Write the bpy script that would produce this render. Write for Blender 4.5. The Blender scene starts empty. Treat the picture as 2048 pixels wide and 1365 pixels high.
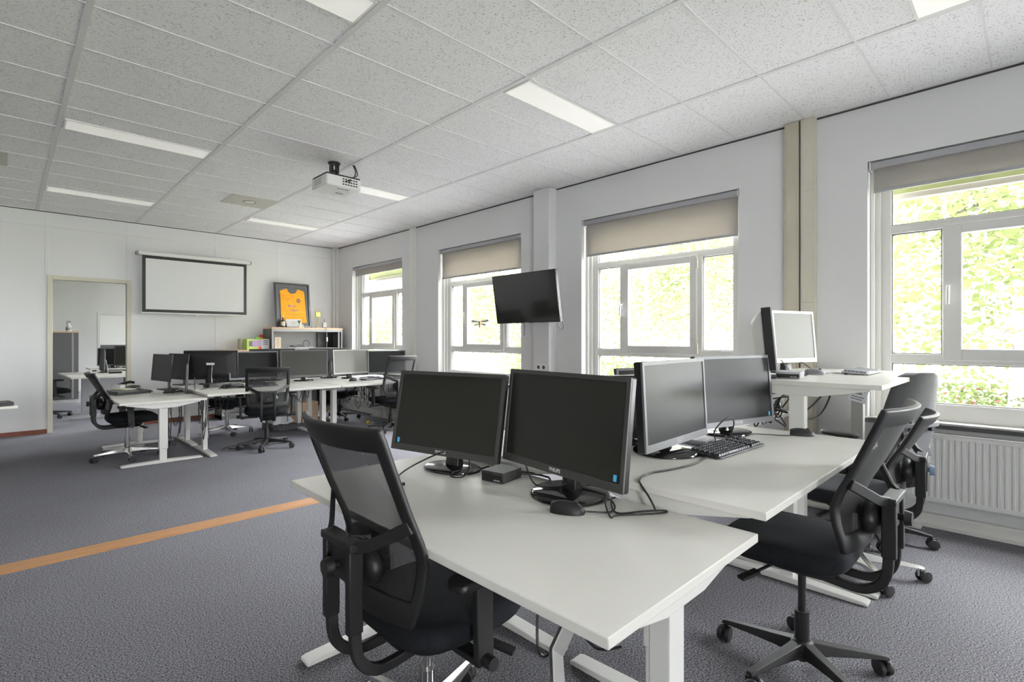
import bpy, math, random
from mathutils import Vector, Matrix
rnd = random.Random(11)
PI = math.pi
R = math.radians
scene = bpy.context.scene
COL = scene.collection

# ------------------------------------------------------------------ materials
def _nodes(name):
    m = bpy.data.materials.new(name); m.use_nodes = True
    nt = m.node_tree
    return m, nt, nt.nodes['Principled BSDF']

def mat(name, col, rough=0.6, metal=0.0, spec=0.5, emit=0.0, noise=0.0, nscale=40.0, bump=0.0):
    m, nt, b = _nodes(name)
    b.inputs['Base Color'].default_value = (*col, 1)
    b.inputs['Roughness'].default_value = rough
    b.inputs['Metallic'].default_value = metal
    b.inputs['Specular IOR Level'].default_value = spec
    if emit:
        b.inputs['Emission Color'].default_value = (*col, 1)
        b.inputs['Emission Strength'].default_value = emit
    if noise or bump:
        tc = nt.nodes.new('ShaderNodeTexCoord')
        n = nt.nodes.new('ShaderNodeTexNoise'); n.inputs['Scale'].default_value = nscale
        n.inputs['Detail'].default_value = 3
        nt.links.new(tc.outputs['Object'], n.inputs['Vector'])
        if noise:
            rp = nt.nodes.new('ShaderNodeValToRGB')
            rp.color_ramp.elements[0].position = 0.3; rp.color_ramp.elements[1].position = 0.7
            rp.color_ramp.elements[0].color = (*[c*(1-noise) for c in col], 1)
            rp.color_ramp.elements[1].color = (*[min(1, c*(1+noise)) for c in col], 1)
            nt.links.new(n.outputs['Fac'], rp.inputs['Fac'])
            nt.links.new(rp.outputs['Color'], b.inputs['Base Color'])
        if bump:
            bp = nt.nodes.new('ShaderNodeBump'); bp.inputs['Strength'].default_value = bump
            bp.inputs['Distance'].default_value = 0.01
            nt.links.new(n.outputs['Fac'], bp.inputs['Height'])
            nt.links.new(bp.outputs['Normal'], b.inputs['Normal'])
    return m

def carpet_mat():
    m, nt, b = _nodes('carpet')
    tc = nt.nodes.new('ShaderNodeTexCoord')
    n1 = nt.nodes.new('ShaderNodeTexNoise'); n1.inputs['Scale'].default_value = 150; n1.inputs['Detail'].default_value = 1.5
    n1.inputs['Roughness'].default_value = 0.8
    n2 = nt.nodes.new('ShaderNodeTexNoise'); n2.inputs['Scale'].default_value = 1.1; n2.inputs['Detail'].default_value = 4
    r1 = nt.nodes.new('ShaderNodeValToRGB')
    e = r1.color_ramp.elements
    e[0].position = 0.40; e[0].color = (0.014, 0.014, 0.016, 1)
    e[1].position = 0.60; e[1].color = (0.195, 0.192, 0.208, 1)
    r2 = nt.nodes.new('ShaderNodeValToRGB')
    e = r2.color_ramp.elements
    e[0].position = 0.3; e[0].color = (0.84, 0.83, 0.82, 1)
    e[1].position = 0.7; e[1].color = (1.0, 1.0, 1.0, 1)
    mx = nt.nodes.new('ShaderNodeMixRGB'); mx.blend_type = 'MULTIPLY'; mx.inputs['Fac'].default_value = 1
    bp = nt.nodes.new('ShaderNodeBump'); bp.inputs['Strength'].default_value = 0.05; bp.inputs['Distance'].default_value = 0.003
    for n in (n1, n2): nt.links.new(tc.outputs['Object'], n.inputs['Vector'])
    nt.links.new(n1.outputs['Fac'], r1.inputs['Fac']); nt.links.new(n2.outputs['Fac'], r2.inputs['Fac'])
    nt.links.new(r1.outputs['Color'], mx.inputs['Color1']); nt.links.new(r2.outputs['Color'], mx.inputs['Color2'])
    nt.links.new(mx.outputs['Color'], b.inputs['Base Color'])
    nt.links.new(n1.outputs['Fac'], bp.inputs['Height']); nt.links.new(bp.outputs['Normal'], b.inputs['Normal'])
    b.inputs['Roughness'].default_value = 0.95; b.inputs['Specular IOR Level'].default_value = 0.1
    b.inputs['Sheen Weight'].default_value = 0.07; b.inputs['Sheen Tint'].default_value = (0.85, 0.85, 1.0, 1)
    return m

def tile_mat():
    m, nt, b = _nodes('ceiling_tile')
    tc = nt.nodes.new('ShaderNodeTexCoord')
    mp = nt.nodes.new('ShaderNodeMapping'); mp.inputs['Scale'].default_value = (1.0, 1.7, 1)
    mp.inputs['Rotation'].default_value = (0, 0, R(35))
    n1 = nt.nodes.new('ShaderNodeTexNoise'); n1.inputs['Scale'].default_value = 78; n1.inputs['Detail'].default_value = 1.5
    n1.inputs['Distortion'].default_value = 0.8
    r1 = nt.nodes.new('ShaderNodeValToRGB')
    e = r1.color_ramp.elements
    e[0].position = 0.60; e[0].color = (0.90, 0.90, 0.91, 1)
    e[1].position = 0.66; e[1].color = (0.50, 0.50, 0.49, 1)
    bp = nt.nodes.new('ShaderNodeBump'); bp.inputs['Strength'].default_value = 0.25; bp.inputs['Distance'].default_value = 0.004
    bp.invert = True
    nt.links.new(tc.outputs['Object'], mp.inputs['Vector']); nt.links.new(mp.outputs['Vector'], n1.inputs['Vector'])
    nt.links.new(n1.outputs['Fac'], r1.inputs['Fac']); nt.links.new(r1.outputs['Color'], b.inputs['Base Color'])
    nt.links.new(n1.outputs['Fac'], bp.inputs['Height']); nt.links.new(bp.outputs['Normal'], b.inputs['Normal'])
    b.inputs['Roughness'].default_value = 0.95; b.inputs['Specular IOR Level'].default_value = 0.1
    return m

def wood_mat(name, c1, c2, sc=(2, 30, 30)):
    m, nt, b = _nodes(name)
    tc = nt.nodes.new('ShaderNodeTexCoord')
    mp = nt.nodes.new('ShaderNodeMapping'); mp.inputs['Scale'].default_value = sc
    n1 = nt.nodes.new('ShaderNodeTexNoise'); n1.inputs['Scale'].default_value = 2.2; n1.inputs['Detail'].default_value = 5
    r1 = nt.nodes.new('ShaderNodeValToRGB')
    e = r1.color_ramp.elements
    e[0].position = 0.3; e[0].color = (*c1, 1); e[1].position = 0.7; e[1].color = (*c2, 1)
    nt.links.new(tc.outputs['Object'], mp.inputs['Vector']); nt.links.new(mp.outputs['Vector'], n1.inputs['Vector'])
    nt.links.new(n1.outputs['Fac'], r1.inputs['Fac']); nt.links.new(r1.outputs['Color'], b.inputs['Base Color'])
    b.inputs['Roughness'].default_value = 0.5
    return m

def see_through(name, col, alpha, gloss=False, tint=(1, 1, 1)):
    m, nt, b = _nodes(name)
    tr = nt.nodes.new('ShaderNodeBsdfTransparent'); tr.inputs['Color'].default_value = (*tint, 1)
    mx = nt.nodes.new('ShaderNodeMixShader'); mx.inputs['Fac'].default_value = alpha
    out = nt.nodes['Material Output']
    if gloss:
        g = nt.nodes.new('ShaderNodeBsdfGlossy'); g.inputs['Roughness'].default_value = 0.02
        src = g.outputs[0]
        lw = nt.nodes.new('ShaderNodeLayerWeight'); lw.inputs['Blend'].default_value = 0.5
        pw = nt.nodes.new('ShaderNodeMath'); pw.operation = 'POWER'; pw.inputs[1].default_value = 5
        ma = nt.nodes.new('ShaderNodeMath'); ma.operation = 'MULTIPLY_ADD'; ma.inputs[1].default_value = 0.5; ma.inputs[2].default_value = 0.035
        nt.links.new(lw.outputs['Facing'], pw.inputs[0]); nt.links.new(pw.outputs[0], ma.inputs[0])
        nt.links.new(ma.outputs[0], mx.inputs['Fac'])
    else:
        b.inputs['Base Color'].default_value = (*col, 1); b.inputs['Roughness'].default_value = 0.7
        src = b.outputs[0]
    nt.links.new(tr.outputs[0], mx.inputs[1]); nt.links.new(src, mx.inputs[2])
    nt.links.new(mx.outputs[0], out.inputs['Surface'])
    return m

def leaf_mat(name, col, tr=0.5):
    m, nt, b = _nodes(name)
    tc = nt.nodes.new('ShaderNodeTexCoord')
    n = nt.nodes.new('ShaderNodeTexNoise'); n.inputs['Scale'].default_value = 1.5
    rp = nt.nodes.new('ShaderNodeValToRGB')
    rp.color_ramp.elements[0].position = 0.35; rp.color_ramp.elements[1].position = 0.65
    rp.color_ramp.elements[0].color = (*[c*0.72 for c in col], 1); rp.color_ramp.elements[1].color = (*[min(1, c*1.15) for c in col], 1)
    nt.links.new(tc.outputs['Object'], n.inputs['Vector']); nt.links.new(n.outputs['Fac'], rp.inputs['Fac'])
    d = nt.nodes.new('ShaderNodeBsdfDiffuse'); t = nt.nodes.new('ShaderNodeBsdfTranslucent')
    for s in (d, t): nt.links.new(rp.outputs['Color'], s.inputs['Color'])
    mx = nt.nodes.new('ShaderNodeMixShader'); mx.inputs['Fac'].default_value = tr
    nt.links.new(d.outputs[0], mx.inputs[1]); nt.links.new(t.outputs[0], mx.inputs[2])
    nt.links.new(mx.outputs[0], nt.nodes['Material Output'].inputs['Surface'])
    return m

def blind_mat(name, col):
    m, nt, b = _nodes(name)
    d = nt.nodes.new('ShaderNodeBsdfDiffuse'); t = nt.nodes.new('ShaderNodeBsdfTranslucent')
    d.inputs['Color'].default_value = (*col, 1); t.inputs['Color'].default_value = (0.50, 0.46, 0.40, 1)
    mx = nt.nodes.new('ShaderNodeMixShader'); mx.inputs['Fac'].default_value = 0.26
    nt.links.new(d.outputs[0], mx.inputs[1]); nt.links.new(t.outputs[0], mx.inputs[2])
    nt.links.new(mx.outputs[0], nt.nodes['Material Output'].inputs['Surface'])
    return m

M = {}
M['carpet'] = carpet_mat()
M['tile'] = tile_mat()
M['grid'] = mat('ceiling_grid', (0.74, 0.74, 0.74), 0.6, spec=0.2)
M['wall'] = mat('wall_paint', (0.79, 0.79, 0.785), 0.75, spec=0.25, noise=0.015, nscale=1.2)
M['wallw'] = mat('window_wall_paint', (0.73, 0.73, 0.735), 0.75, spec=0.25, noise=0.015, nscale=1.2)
M['trim'] = mat('cream_trim', (0.68, 0.66, 0.57), 0.5)
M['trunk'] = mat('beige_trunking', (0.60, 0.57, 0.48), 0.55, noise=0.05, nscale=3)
M['trunkdark'] = mat('beige_trunking_dark', (0.50, 0.46, 0.37), 0.55, noise=0.06, nscale=3)  # darker beige for one of the two ducts
M['doorframe'] = mat('door_frame_paint', (0.60, 0.575, 0.47), 0.5)
M['gap'] = mat('dark_gap', (0.05, 0.05, 0.05), 0.8)
M['redwood'] = wood_mat('red_brown_wood', (0.12, 0.03, 0.014), (0.20, 0.055, 0.026))
M['strip'] = wood_mat('floor_strip_wood', (0.27, 0.13, 0.05), (0.36, 0.185, 0.08))
M['beech'] = wood_mat('beech_top', (0.58, 0.40, 0.27), (0.66, 0.47, 0.33))
M['frame'] = mat('window_frame_paint', (0.74, 0.73, 0.70), 0.4)
M['glass'] = see_through('pane_glass', (1, 1, 1), 0.05, gloss=True, tint=(0.97, 0.98, 0.97))
M['white'] = mat('white_plastic', (0.80, 0.80, 0.78), 0.4)
M['rad'] = mat('radiator_enamel', (0.78, 0.78, 0.76), 0.35)
M['blind'] = blind_mat('blind_fabric', (0.42, 0.41, 0.395))
M['cassette'] = mat('blind_cassette', (0.36, 0.36, 0.38), 0.4)
M['desktop'] = mat('desk_laminate', (0.74, 0.725, 0.675), 0.32, spec=0.5, noise=0.02, nscale=4)
M['deskedge'] = mat('desk_metal_white', (0.74, 0.735, 0.70), 0.4)
M['black'] = mat('black_plastic', (0.009, 0.009, 0.009), 0.45, spec=0.4)
M['blackmat'] = mat('black_matte_plastic', (0.010, 0.010, 0.010), 0.5, spec=0.4)
M['fabric'] = mat('black_seat_fabric', (0.010, 0.011, 0.013), 0.95, spec=0.15, noise=0.4, nscale=300, bump=0.3)
M['greyfab'] = mat('grey_back_fabric', (0.085, 0.085, 0.086), 0.75, spec=0.3, noise=0.2, nscale=200)
M['mesh'] = see_through('chair_mesh', (0.012, 0.012, 0.011), 0.86)
M['meshlight'] = see_through('chair_mesh_light', (0.02, 0.02, 0.02), 0.60)
M['chrome'] = mat('chrome', (0.72, 0.72, 0.71), 0.16, metal=1.0)
M['steel'] = mat('brushed_steel', (0.55, 0.55, 0.53), 0.38, metal=1.0)
M['rubber'] = mat('castor_rubber', (0.014, 0.014, 0.014), 0.55)
M['bezel'] = mat('monitor_bezel', (0.048, 0.048, 0.045), 0.42)
M['bezelgrey'] = mat('monitor_bezel_grey', (0.13, 0.132, 0.14), 0.4)
M['silver'] = mat('monitor_bezel_silver', (0.55, 0.55, 0.54), 0.35, metal=0.4)
M['screen'] = mat('screen_off', (0.016, 0.0155, 0.012), 0.33, spec=0.5)
M['screenmat'] = mat('screen_off_matt', (0.014, 0.0145, 0.0145), 0.33, spec=0.08)
M['screenpale'] = mat('screen_off_pale', (0.24, 0.24, 0.225), 0.42, spec=0.04)
M['tvscreen'] = mat('tv_glass', (0.016, 0.016, 0.014), 0.09, spec=0.6)
M['gloss'] = mat('glossy_black', (0.012, 0.012, 0.012), 0.12)
M['logo'] = mat('logo_print', (0.62, 0.62, 0.62), 0.4)
M['logodim'] = mat('logo_print_dim', (0.22, 0.22, 0.22), 0.4)
M['cyan'] = mat('energy_sticker_cyan', (0.07, 0.42, 0.72), 0.5)
M['cable'] = mat('black_cable', (0.012, 0.012, 0.012), 0.5)
M['greycable'] = mat('grey_cable', (0.33, 0.33, 0.33), 0.5)
M['lamp'] = mat('lamp_diffuser', (0.97, 0.965, 0.92), 0.5, emit=0.22)
M['cab'] = mat('cabinet_grey', (0.085, 0.085, 0.085), 0.5)
M['cablight'] = mat('cabinet_edge_grey', (0.32, 0.32, 0.32), 0.5)
M['cabin'] = mat('cabinet_inside', (0.30, 0.30, 0.30), 0.6)
M['keys'] = mat('keycaps_black', (0.022, 0.023, 0.03), 0.4)
M['keydeck'] = mat('keyboard_deck', (0.012, 0.012, 0.014), 0.5)
M['pcgrey'] = mat('computer_case_grey', (0.035, 0.035, 0.033), 0.6, spec=0.3)
M['pclight'] = mat('computer_case_light', (0.34, 0.34, 0.36), 0.4)
M['orange'] = mat('jersey_orange', (0.80, 0.34, 0.012), 0.8, noise=0.10, nscale=9)
M['jerseydark'] = mat('jersey_print_navy', (0.035, 0.03, 0.06), 0.7)
M['jerseyviolet'] = mat('jersey_print_violet', (0.16, 0.10, 0.24), 0.7)
M['frameblack'] = mat('picture_frame_black', (0.028, 0.028, 0.028), 0.35)
M['mount'] = mat('picture_mount_grey', (0.085, 0.085, 0.088), 0.6)
M['paper'] = mat('white_paper', (0.80, 0.80, 0.82), 0.7)
M['gold'] = mat('gold_metal', (0.62, 0.46, 0.13), 0.25, metal=0.9)
M['lime'] = mat('lime_carton', (0.48, 0.62, 0.13), 0.5)
M['purple'] = mat('lilac_print', (0.50, 0.37, 0.55), 0.5)
M['toygreen'] = mat('toy_green', (0.25, 0.55, 0.03), 0.4)
M['toyred'] = mat('toy_red', (0.55, 0.05, 0.02), 0.4)
M['toyorange'] = mat('toy_orange', (0.75, 0.24, 0.02), 0.4)
M['cardboard'] = mat('cardboard', (0.58, 0.42, 0.29), 0.8, noise=0.08, nscale=6)
M['pale_wood'] = wood_mat('pale_box_wood', (0.68, 0.56, 0.43), (0.76, 0.65, 0.52))
M['bottle'] = mat('clear_bottle', (0.66, 0.68, 0.68), 0.12)
M['cream'] = mat('cream_label', (0.75, 0.72, 0.55), 0.5)
M['yellow'] = mat('yellow_wrapper', (0.55, 0.42, 0.05), 0.5)
M['brownamber'] = mat('amber', (0.35, 0.12, 0.02), 0.4)
M['leafa'] = leaf_mat('spring_leaves', (0.044, 0.054, 0.020))
M['leafb'] = leaf_mat('pale_leaves', (0.050, 0.058, 0.026))
M['leafc'] = leaf_mat('shrub_leaves', (0.042, 0.054, 0.020))
M['flower'] = leaf_mat('red_flowers', (0.10, 0.028, 0.028), 0.3)
M['bark'] = mat('bark', (0.07, 0.064, 0.054), 0.9, noise=0.3, nscale=12)
M['lawn'] = mat('lawn', (0.15, 0.16, 0.09), 0.95, noise=0.25, nscale=1.5)
M['paving'] = mat('pale_paving', (0.80, 0.785, 0.79), 0.9, noise=0.06, nscale=3)
M['awning'] = mat('awning_lime', (0.075, 0.085, 0.022), 0.8)
M['awningbar'] = mat('awning_bar', (0.20, 0.185, 0.15), 0.5)
M['partition'] = mat('grey_partition', (0.12, 0.12, 0.12), 0.9)
M['deskgrey'] = mat('desk_panel_grey', (0.33, 0.33, 0.34), 0.5)
M['bluefoam'] = mat('blue_grey_knob', (0.16, 0.22, 0.32), 0.5)
M['ember'] = mat('bronze_film', (0.28, 0.15, 0.05), 0.4)

# ------------------------------------------------------------------ mesh builder
class MB:
    def __init__(s): s.v = []; s.f = []
    def add(s, vs, fs, T=None):
        o = len(s.v)
        if T is not None: vs = [T @ Vector(p) for p in vs]
        s.v += [tuple(p) for p in vs]; s.f += [tuple(i+o for i in f) for f in fs]
        return s
    def box(s, x0, x1, y0, y1, z0, z1, T=None):
        vs = [(x, y, z) for z in (z0, z1) for y in (y0, y1) for x in (x0, x1)]
        return s.add(vs, [(0, 2, 3, 1), (4, 5, 7, 6), (0, 1, 5, 4), (2, 6, 7, 3), (0, 4, 6, 2), (1, 3, 7, 5)], T)
    def cbox(s, c, d, T=None):
        return s.box(c[0]-d[0]/2, c[0]+d[0]/2, c[1]-d[1]/2, c[1]+d[1]/2, c[2]-d[2]/2, c[2]+d[2]/2, T)
    def prism(s, poly, a0, a1, axis='z', T=None):
        # extrude a 2-D polygon; axis z: (x,y), axis y: (x,z), axis x: (y,z)
        n = len(poly)
        def p(q, a): return (q[0], q[1], a) if axis == 'z' else ((q[0], a, q[1]) if axis == 'y' else (a, q[0], q[1]))
        vs = [p(q, a0) for q in poly] + [p(q, a1) for q in poly]
        fs = [tuple(range(n))[::-1], tuple(range(n, 2*n))] + [(i, (i+1) % n, n+(i+1) % n, n+i) for i in range(n)]
        return s.add(vs, fs, T)
    def lathe(s, prof, n=24, T=None):
        vs = []; fs = []
        for r, z in prof:
            for i in range(n):
                a = 2*PI*i/n; vs.append((r*math.cos(a), r*math.sin(a), z))
        k = len(prof)
        for j in range(k-1):
            for i in range(n):
                fs.append((j*n+i, j*n+(i+1) % n, (j+1)*n+(i+1) % n, (j+1)*n+i))
        fs.append(tuple(range(n))[::-1]); fs.append(tuple((k-1)*n+i for i in range(n)))
        return s.add(vs, fs, T)
    def cyl(s, p0, p1, r, n=16, r1=None):
        p0 = Vector(p0); p1 = Vector(p1); d = p1-p0
        q = d.to_track_quat('Z', 'Y').to_matrix().to_4x4(); q.translation = p0
        return s.lathe([(r, 0), (r if r1 is None else r1, d.length)], n, q)
    def tube(s, pts, r, n=7, rect=None, up=None):
        # sweep a circle (or a rectangle w,h) along a polyline
        P = [Vector(p) for p in pts]; m = len(P); prev = None; rings = []
        for i in range(m):
            t = (P[min(i+1, m-1)]-P[max(i-1, 0)]).normalized()
            if prev is None:
                ref = Vector(up) if up else (Vector((0, 0, 1)) if abs(t.z) < 0.9 else Vector((0, 1, 0)))
            else: ref = prev
            b = t.cross(ref)
            if b.length < 1e-6: b = t.orthogonal()
            b.normalize(); nn = b.cross(t).normalized(); prev = nn
            if rect:
                w, h = rect
                rings.append([P[i]+b*x+nn*y for x, y in ((-w/2, -h/2), (w/2, -h/2), (w/2, h/2), (-w/2, h/2))])
            else:
                rr = r[i] if isinstance(r, (list, tuple)) else r
                rings.append([P[i]+b*rr*math.cos(2*PI*k/n)+nn*rr*math.sin(2*PI*k/n) for k in range(n)])
        k = len(rings[0]); vs = [p for g in rings for p in g]; fs = []
        for j in range(m-1):
            for i in range(k): fs.append((j*k+i, j*k+(i+1) % k, (j+1)*k+(i+1) % k, (j+1)*k+i))
        fs.append(tuple(range(k))[::-1]); fs.append(tuple((m-1)*k+i for i in range(k)))
        return s.add(vs, fs)
    def loft(s, loops, cap=True, T=None):
        k = len(loops[0]); vs = [p for l in loops for p in l]; fs = []
        for j in range(len(loops)-1):
            for i in range(k): fs.append((j*k+i, j*k+(i+1) % k, (j+1)*k+(i+1) % k, (j+1)*k+i))
        if cap: fs.append(tuple(range(k))[::-1]); fs.append(tuple((len(loops)-1)*k+i for i in range(k)))
        return s.add(vs, fs, T)
    def ring(s, w, h, b, y0, y1, T=None, bb=None):
        # rectangular frame in the xz plane, centred, border b (bottom border bb), from y0 to y1
        bb = b if bb is None else bb
        o = [(-w/2, -h/2), (w/2, -h/2), (w/2, h/2), (-w/2, h/2)]
        i = [(-w/2+b, -h/2+bb), (w/2-b, -h/2+bb), (w/2-b, h/2-b), (-w/2+b, h/2-b)]
        vs = [(x, y, z) for y in (y0, y1) for q in (o, i) for x, z in q]
        fs = []
        for k in range(4):
            n = (k+1) % 4
            fs += [(k, n, 4+n, 4+k), (8+k, 12+k, 12+n, 8+n), (k, 8+k, 8+n, n), (4+k, 4+n, 12+n, 12+k)]
        return s.add(vs, fs, T)

def obj(name, mb, m, parent=None, label=None, bevel=0.0, smooth=35, sub=0, solid=0.0):
    me = bpy.data.meshes.new(name)
    me.from_pydata(mb.v, [], mb.f); me.validate()
    import bmesh
    bm = bmesh.new(); bm.from_mesh(me)
    bmesh.ops.recalc_face_normals(bm, faces=bm.faces[:]); bm.to_mesh(me); bm.free()
    if smooth:
        me.polygons.foreach_set('use_smooth', [True]*len(me.polygons))
        me.set_sharp_from_angle(angle=R(smooth))
    me.materials.append(m if not isinstance(m, str) else M[m])
    o = bpy.data.objects.new(name, me); COL.objects.link(o)
    if parent is not None: o.parent = parent
    if solid:
        md = o.modifiers.new('thick', 'SOLIDIFY'); md.thickness = solid; md.offset = 0
    if bevel:
        md = o.modifiers.new('edge', 'BEVEL'); md.width = bevel; md.segments = 2; md.limit_method = 'ANGLE'
        md.angle_limit = R(40)
    if sub:
        md = o.modifiers.new('sub', 'SUBSURF'); md.levels = sub; md.render_levels = sub
    if label: o['label'] = label
    return o

def tag(o, label, cat, group=None):
    o['label'] = label; o['category'] = cat
    if group: o['group'] = group
    return o

def thing(name, label, cat, loc=(0, 0, 0), rz=0.0, group=None):
    o = bpy.data.objects.new(name, None); COL.objects.link(o)
    o.location = loc; o.rotation_euler = (0, 0, rz); o.empty_display_size = 0.1
    return tag(o, label, cat, group)

def struct(name, mb=None, m=None, loc=None, rz=0.0, parent=None, **k):
    if mb is None:
        o = bpy.data.objects.new(name, None); COL.objects.link(o)
    else: o = obj(name, mb, m, parent, **k)
    if loc: o.location = loc
    if rz: o.rotation_euler = (0, 0, rz)
    if parent is None: o['kind'] = 'structure'
    return o

def text(name, s, size, m, parent, loc, rot=(PI/2, 0, 0), depth=0.0005, label=None, sx=1.0):
    c = bpy.data.curves.new(name, 'FONT'); c.body = s; c.size = size; c.align_x = 'CENTER'; c.align_y = 'CENTER'
    c.extrude = depth; c.offset = size*0.018
    c.materials.append(M[m])
    tmp = bpy.data.objects.new('lettering_curve', c); COL.objects.link(tmp)
    bpy.context.view_layer.update()
    me = bpy.data.meshes.new_from_object(tmp.evaluated_get(bpy.context.evaluated_depsgraph_get()))
    bpy.data.objects.remove(tmp); bpy.data.curves.remove(c)
    o = bpy.data.objects.new(name, me); COL.objects.link(o); o.parent = parent
    o.location = loc; o.rotation_euler = rot; o.scale = (sx, 1, 1)
    if label: o['label'] = label
    return o

def spline(pts, n=8, closed=False):
    P = [Vector(p) for p in pts]; out = []
    m = len(P)
    for i in range(m-1):
        p0 = P[max(i-1, 0)]; p1 = P[i]; p2 = P[i+1]; p3 = P[min(i+2, m-1)]
        for k in range(n):
            t = k/n
            out.append(0.5*((2*p1)+(p2-p0)*t+(2*p0-5*p1+4*p2-p3)*t*t+(3*p1-p0-3*p2+p3)*t**3))
    out.append(P[-1])
    return out

def cable(name, pts, label, r=0.003, m='cable', group=None, cat='cable'):
    """a cable lying on or hanging from things; several strands may belong to one bundle"""
    mb = MB()
    strands = pts if isinstance(pts[0][0], (tuple, list)) else [pts]
    for st in strands: mb.tube(spline(st, 7), r, 6)
    return tag(obj(name, mb, m, smooth=60), label, cat, group)

def rrect(w, h, r, n=5):
    out = []
    for cx, cy, a0 in ((w/2-r, h/2-r, 0), (-w/2+r, h/2-r, 90), (-w/2+r, -h/2+r, 180), (w/2-r, -h/2+r, 270)):
        for k in range(n+1):
            a = R(a0+90*k/n); out.append((cx+r*math.cos(a), cy+r*math.sin(a)))
    return out

# ------------------------------------------------------------------ the room
CE = 3.145       # ceiling height
WX = 4.742       # inner face of the window wall
WO = 5.06        # outer face
BY = 9.82        # back wall
LX = -2.75       # left wall
FY = -4.3        # wall behind the camera
B2 = 17.0        # wall between the second and third room
B3 = 23.0
SILL = 0.735
LIN = 2.70
W_OPEN = [(7.446, 9.188), (4.657, 6.435), (1.892, 3.680), (-0.872, 0.916), (-3.636, -1.848),
          (11.1, 12.9), (13.9, 15.7), (18.4, 21.6)]

struct('floor', MB().box(LX-0.2, WO, FY-0.2, B3+0.2, -0.12, 0), 'carpet', smooth=0)

def grid_ceiling():
    # tiles sit behind a visible grid of T-bars
    struct('ceiling', MB().box(LX-0.2, WO, FY-0.2, BY, CE+0.004, CE+0.12), 'tile', smooth=0)
    g = MB()
    xs = [0.329+1.1276*k for k in range(-2, 4)]
    for x in xs: g.box(x-0.017, x+0.017, FY, BY, CE-0.002, CE+0.006)
    ys = [3.600+0.5646*k for k in range(-14, 12)]
    for y in ys:
        if FY < y < BY: g.box(LX, WX, y-0.006, y+0.006, CE-0.001, CE+0.006)
    struct('trim_1', g, 'grid', smooth=0)
    e = MB()
    e.box(WX-0.03, WX, FY, BY, CE-0.004, CE+0.006); e.box(LX, WX, BY-0.03, BY, CE-0.004, CE+0.006)
    struct('trim_2', e, 'grid', smooth=0)
    d = MB(); d.box(WX-0.004, WX, FY, BY, CE-0.018, CE-0.004); d.box(LX, WX, BY-0.004, BY, CE-0.014, CE-0.004)  # dark strips stand in for the shadow gap below the ceiling edge
    struct('shadow_gap_strip', d, 'gap', smooth=0)
grid_ceiling()
struct('ceiling_back', MB().box(LX-0.2, WO, BY+0.1, B3+0.2, CE-0.2, CE+0.12), 'wall', smooth=0)

def window_wall():
    w = MB()
    edges = sorted(W_OPEN)
    y = FY-0.2
    for a, b in edges:
        w.box(WX, WO, y, a, 0, CE+0.01)
        w.box(WX, WO, a, b, 0, SILL-0.015); w.box(WX, WO, a, b, LIN, CE+0.01)
        y = b
    w.box(WX, WO, y, B3+0.2, 0, CE+0.01)
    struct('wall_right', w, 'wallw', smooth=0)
window_wall()
struct('wall_left', MB().box(LX-0.2, LX, FY-0.2, B3+0.2, 0, CE), mat('wall_left_grey', (0.22, 0.22, 0.21), 0.8), smooth=0)  # unseen wall, given a dark grey to cut bounce light on the left
FILL_OPEN = [(-2.3, -1.4)]    # unseen window added behind the camera for frontal fill light
w = MB(); x_ = LX-0.2
for a, b in FILL_OPEN:
    w.box(x_, a, FY-0.32, FY, 0, CE+0.01); w.box(a, b, FY-0.32, FY, 0, SILL-0.015); w.box(a, b, FY-0.32, FY, LIN, CE+0.01); x_ = b
w.box(x_, WX, FY-0.32, FY, 0, CE+0.01)
struct('wall_front', w, 'wall', smooth=0)
DX0, DX1, DZ = 0.478, 1.354, 2.198
w = MB(); w.box(LX, DX0, BY, BY+0.1, 0, CE); w.box(DX1, WX, BY, BY+0.1, 0, CE); w.box(DX0, DX1, BY, BY+0.1, DZ, CE)
struct('wall_back', w, 'wall', smooth=0)
# panel cover strips on the back wall
s = MB()
for x in (-1.76, -0.665, 0.43, 1.36, 2.584, 3.60):
    if x in (0.43, 1.36):
        s.box(x-0.022, x+0.022, BY-0.006, BY, DZ+0.05, CE-0.02)
    else: s.box(x-0.022, x+0.022, BY-0.006, BY, 0.07, CE-0.02)
s.box(LX, WX-0.07, BY-0.009, BY, 2.925, 2.97)
struct('trim_4', s, 'wall', bevel=0.002)
# door lining
f = MB()
for (a, b) in ((DX0-0.048, DX0+0.012), (DX1-0.012, DX1+0.048)): f.box(a, b, BY-0.012, BY+0.112, 0, DZ+0.045)
f.box(DX0+0.012, DX1-0.012, BY-0.012, BY+0.112, DZ-0.012, DZ+0.045)
struct('trim_5', f, 'doorframe', bevel=0.004)
b = MB(); b.box(LX, DX0-0.05, BY-0.014, BY, 0, 0.062); b.box(DX1+0.05, 4.66, BY-0.014, BY, 0, 0.062)
struct('baseboard_back', b, 'redwood', smooth=0)
# second and third room behind the door
w = MB(); w.box(LX, 1.75, B2, B2+0.1, 0, CE); w.box(2.65, WX, B2, B2+0.1, 0, CE); w.box(1.75, 2.65, B2, B2+0.1, 1.98, CE)
struct('wall_office', w, 'wall', smooth=0)
f = MB()
f.box(1.71, 1.77, B2-0.012, B2+0.11, 0, 2.03); f.box(2.63, 2.69, B2-0.012, B2+0.11, 0, 2.03); f.box(1.77, 2.63, B2-0.012, B2+0.11, 1.96, 2.03)
struct('trim_6', f, 'wall', bevel=0.004)
struct('wall_end', MB().box(LX, WX, B3, B3+0.2, 0, CE), 'wall', smooth=0)
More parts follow.
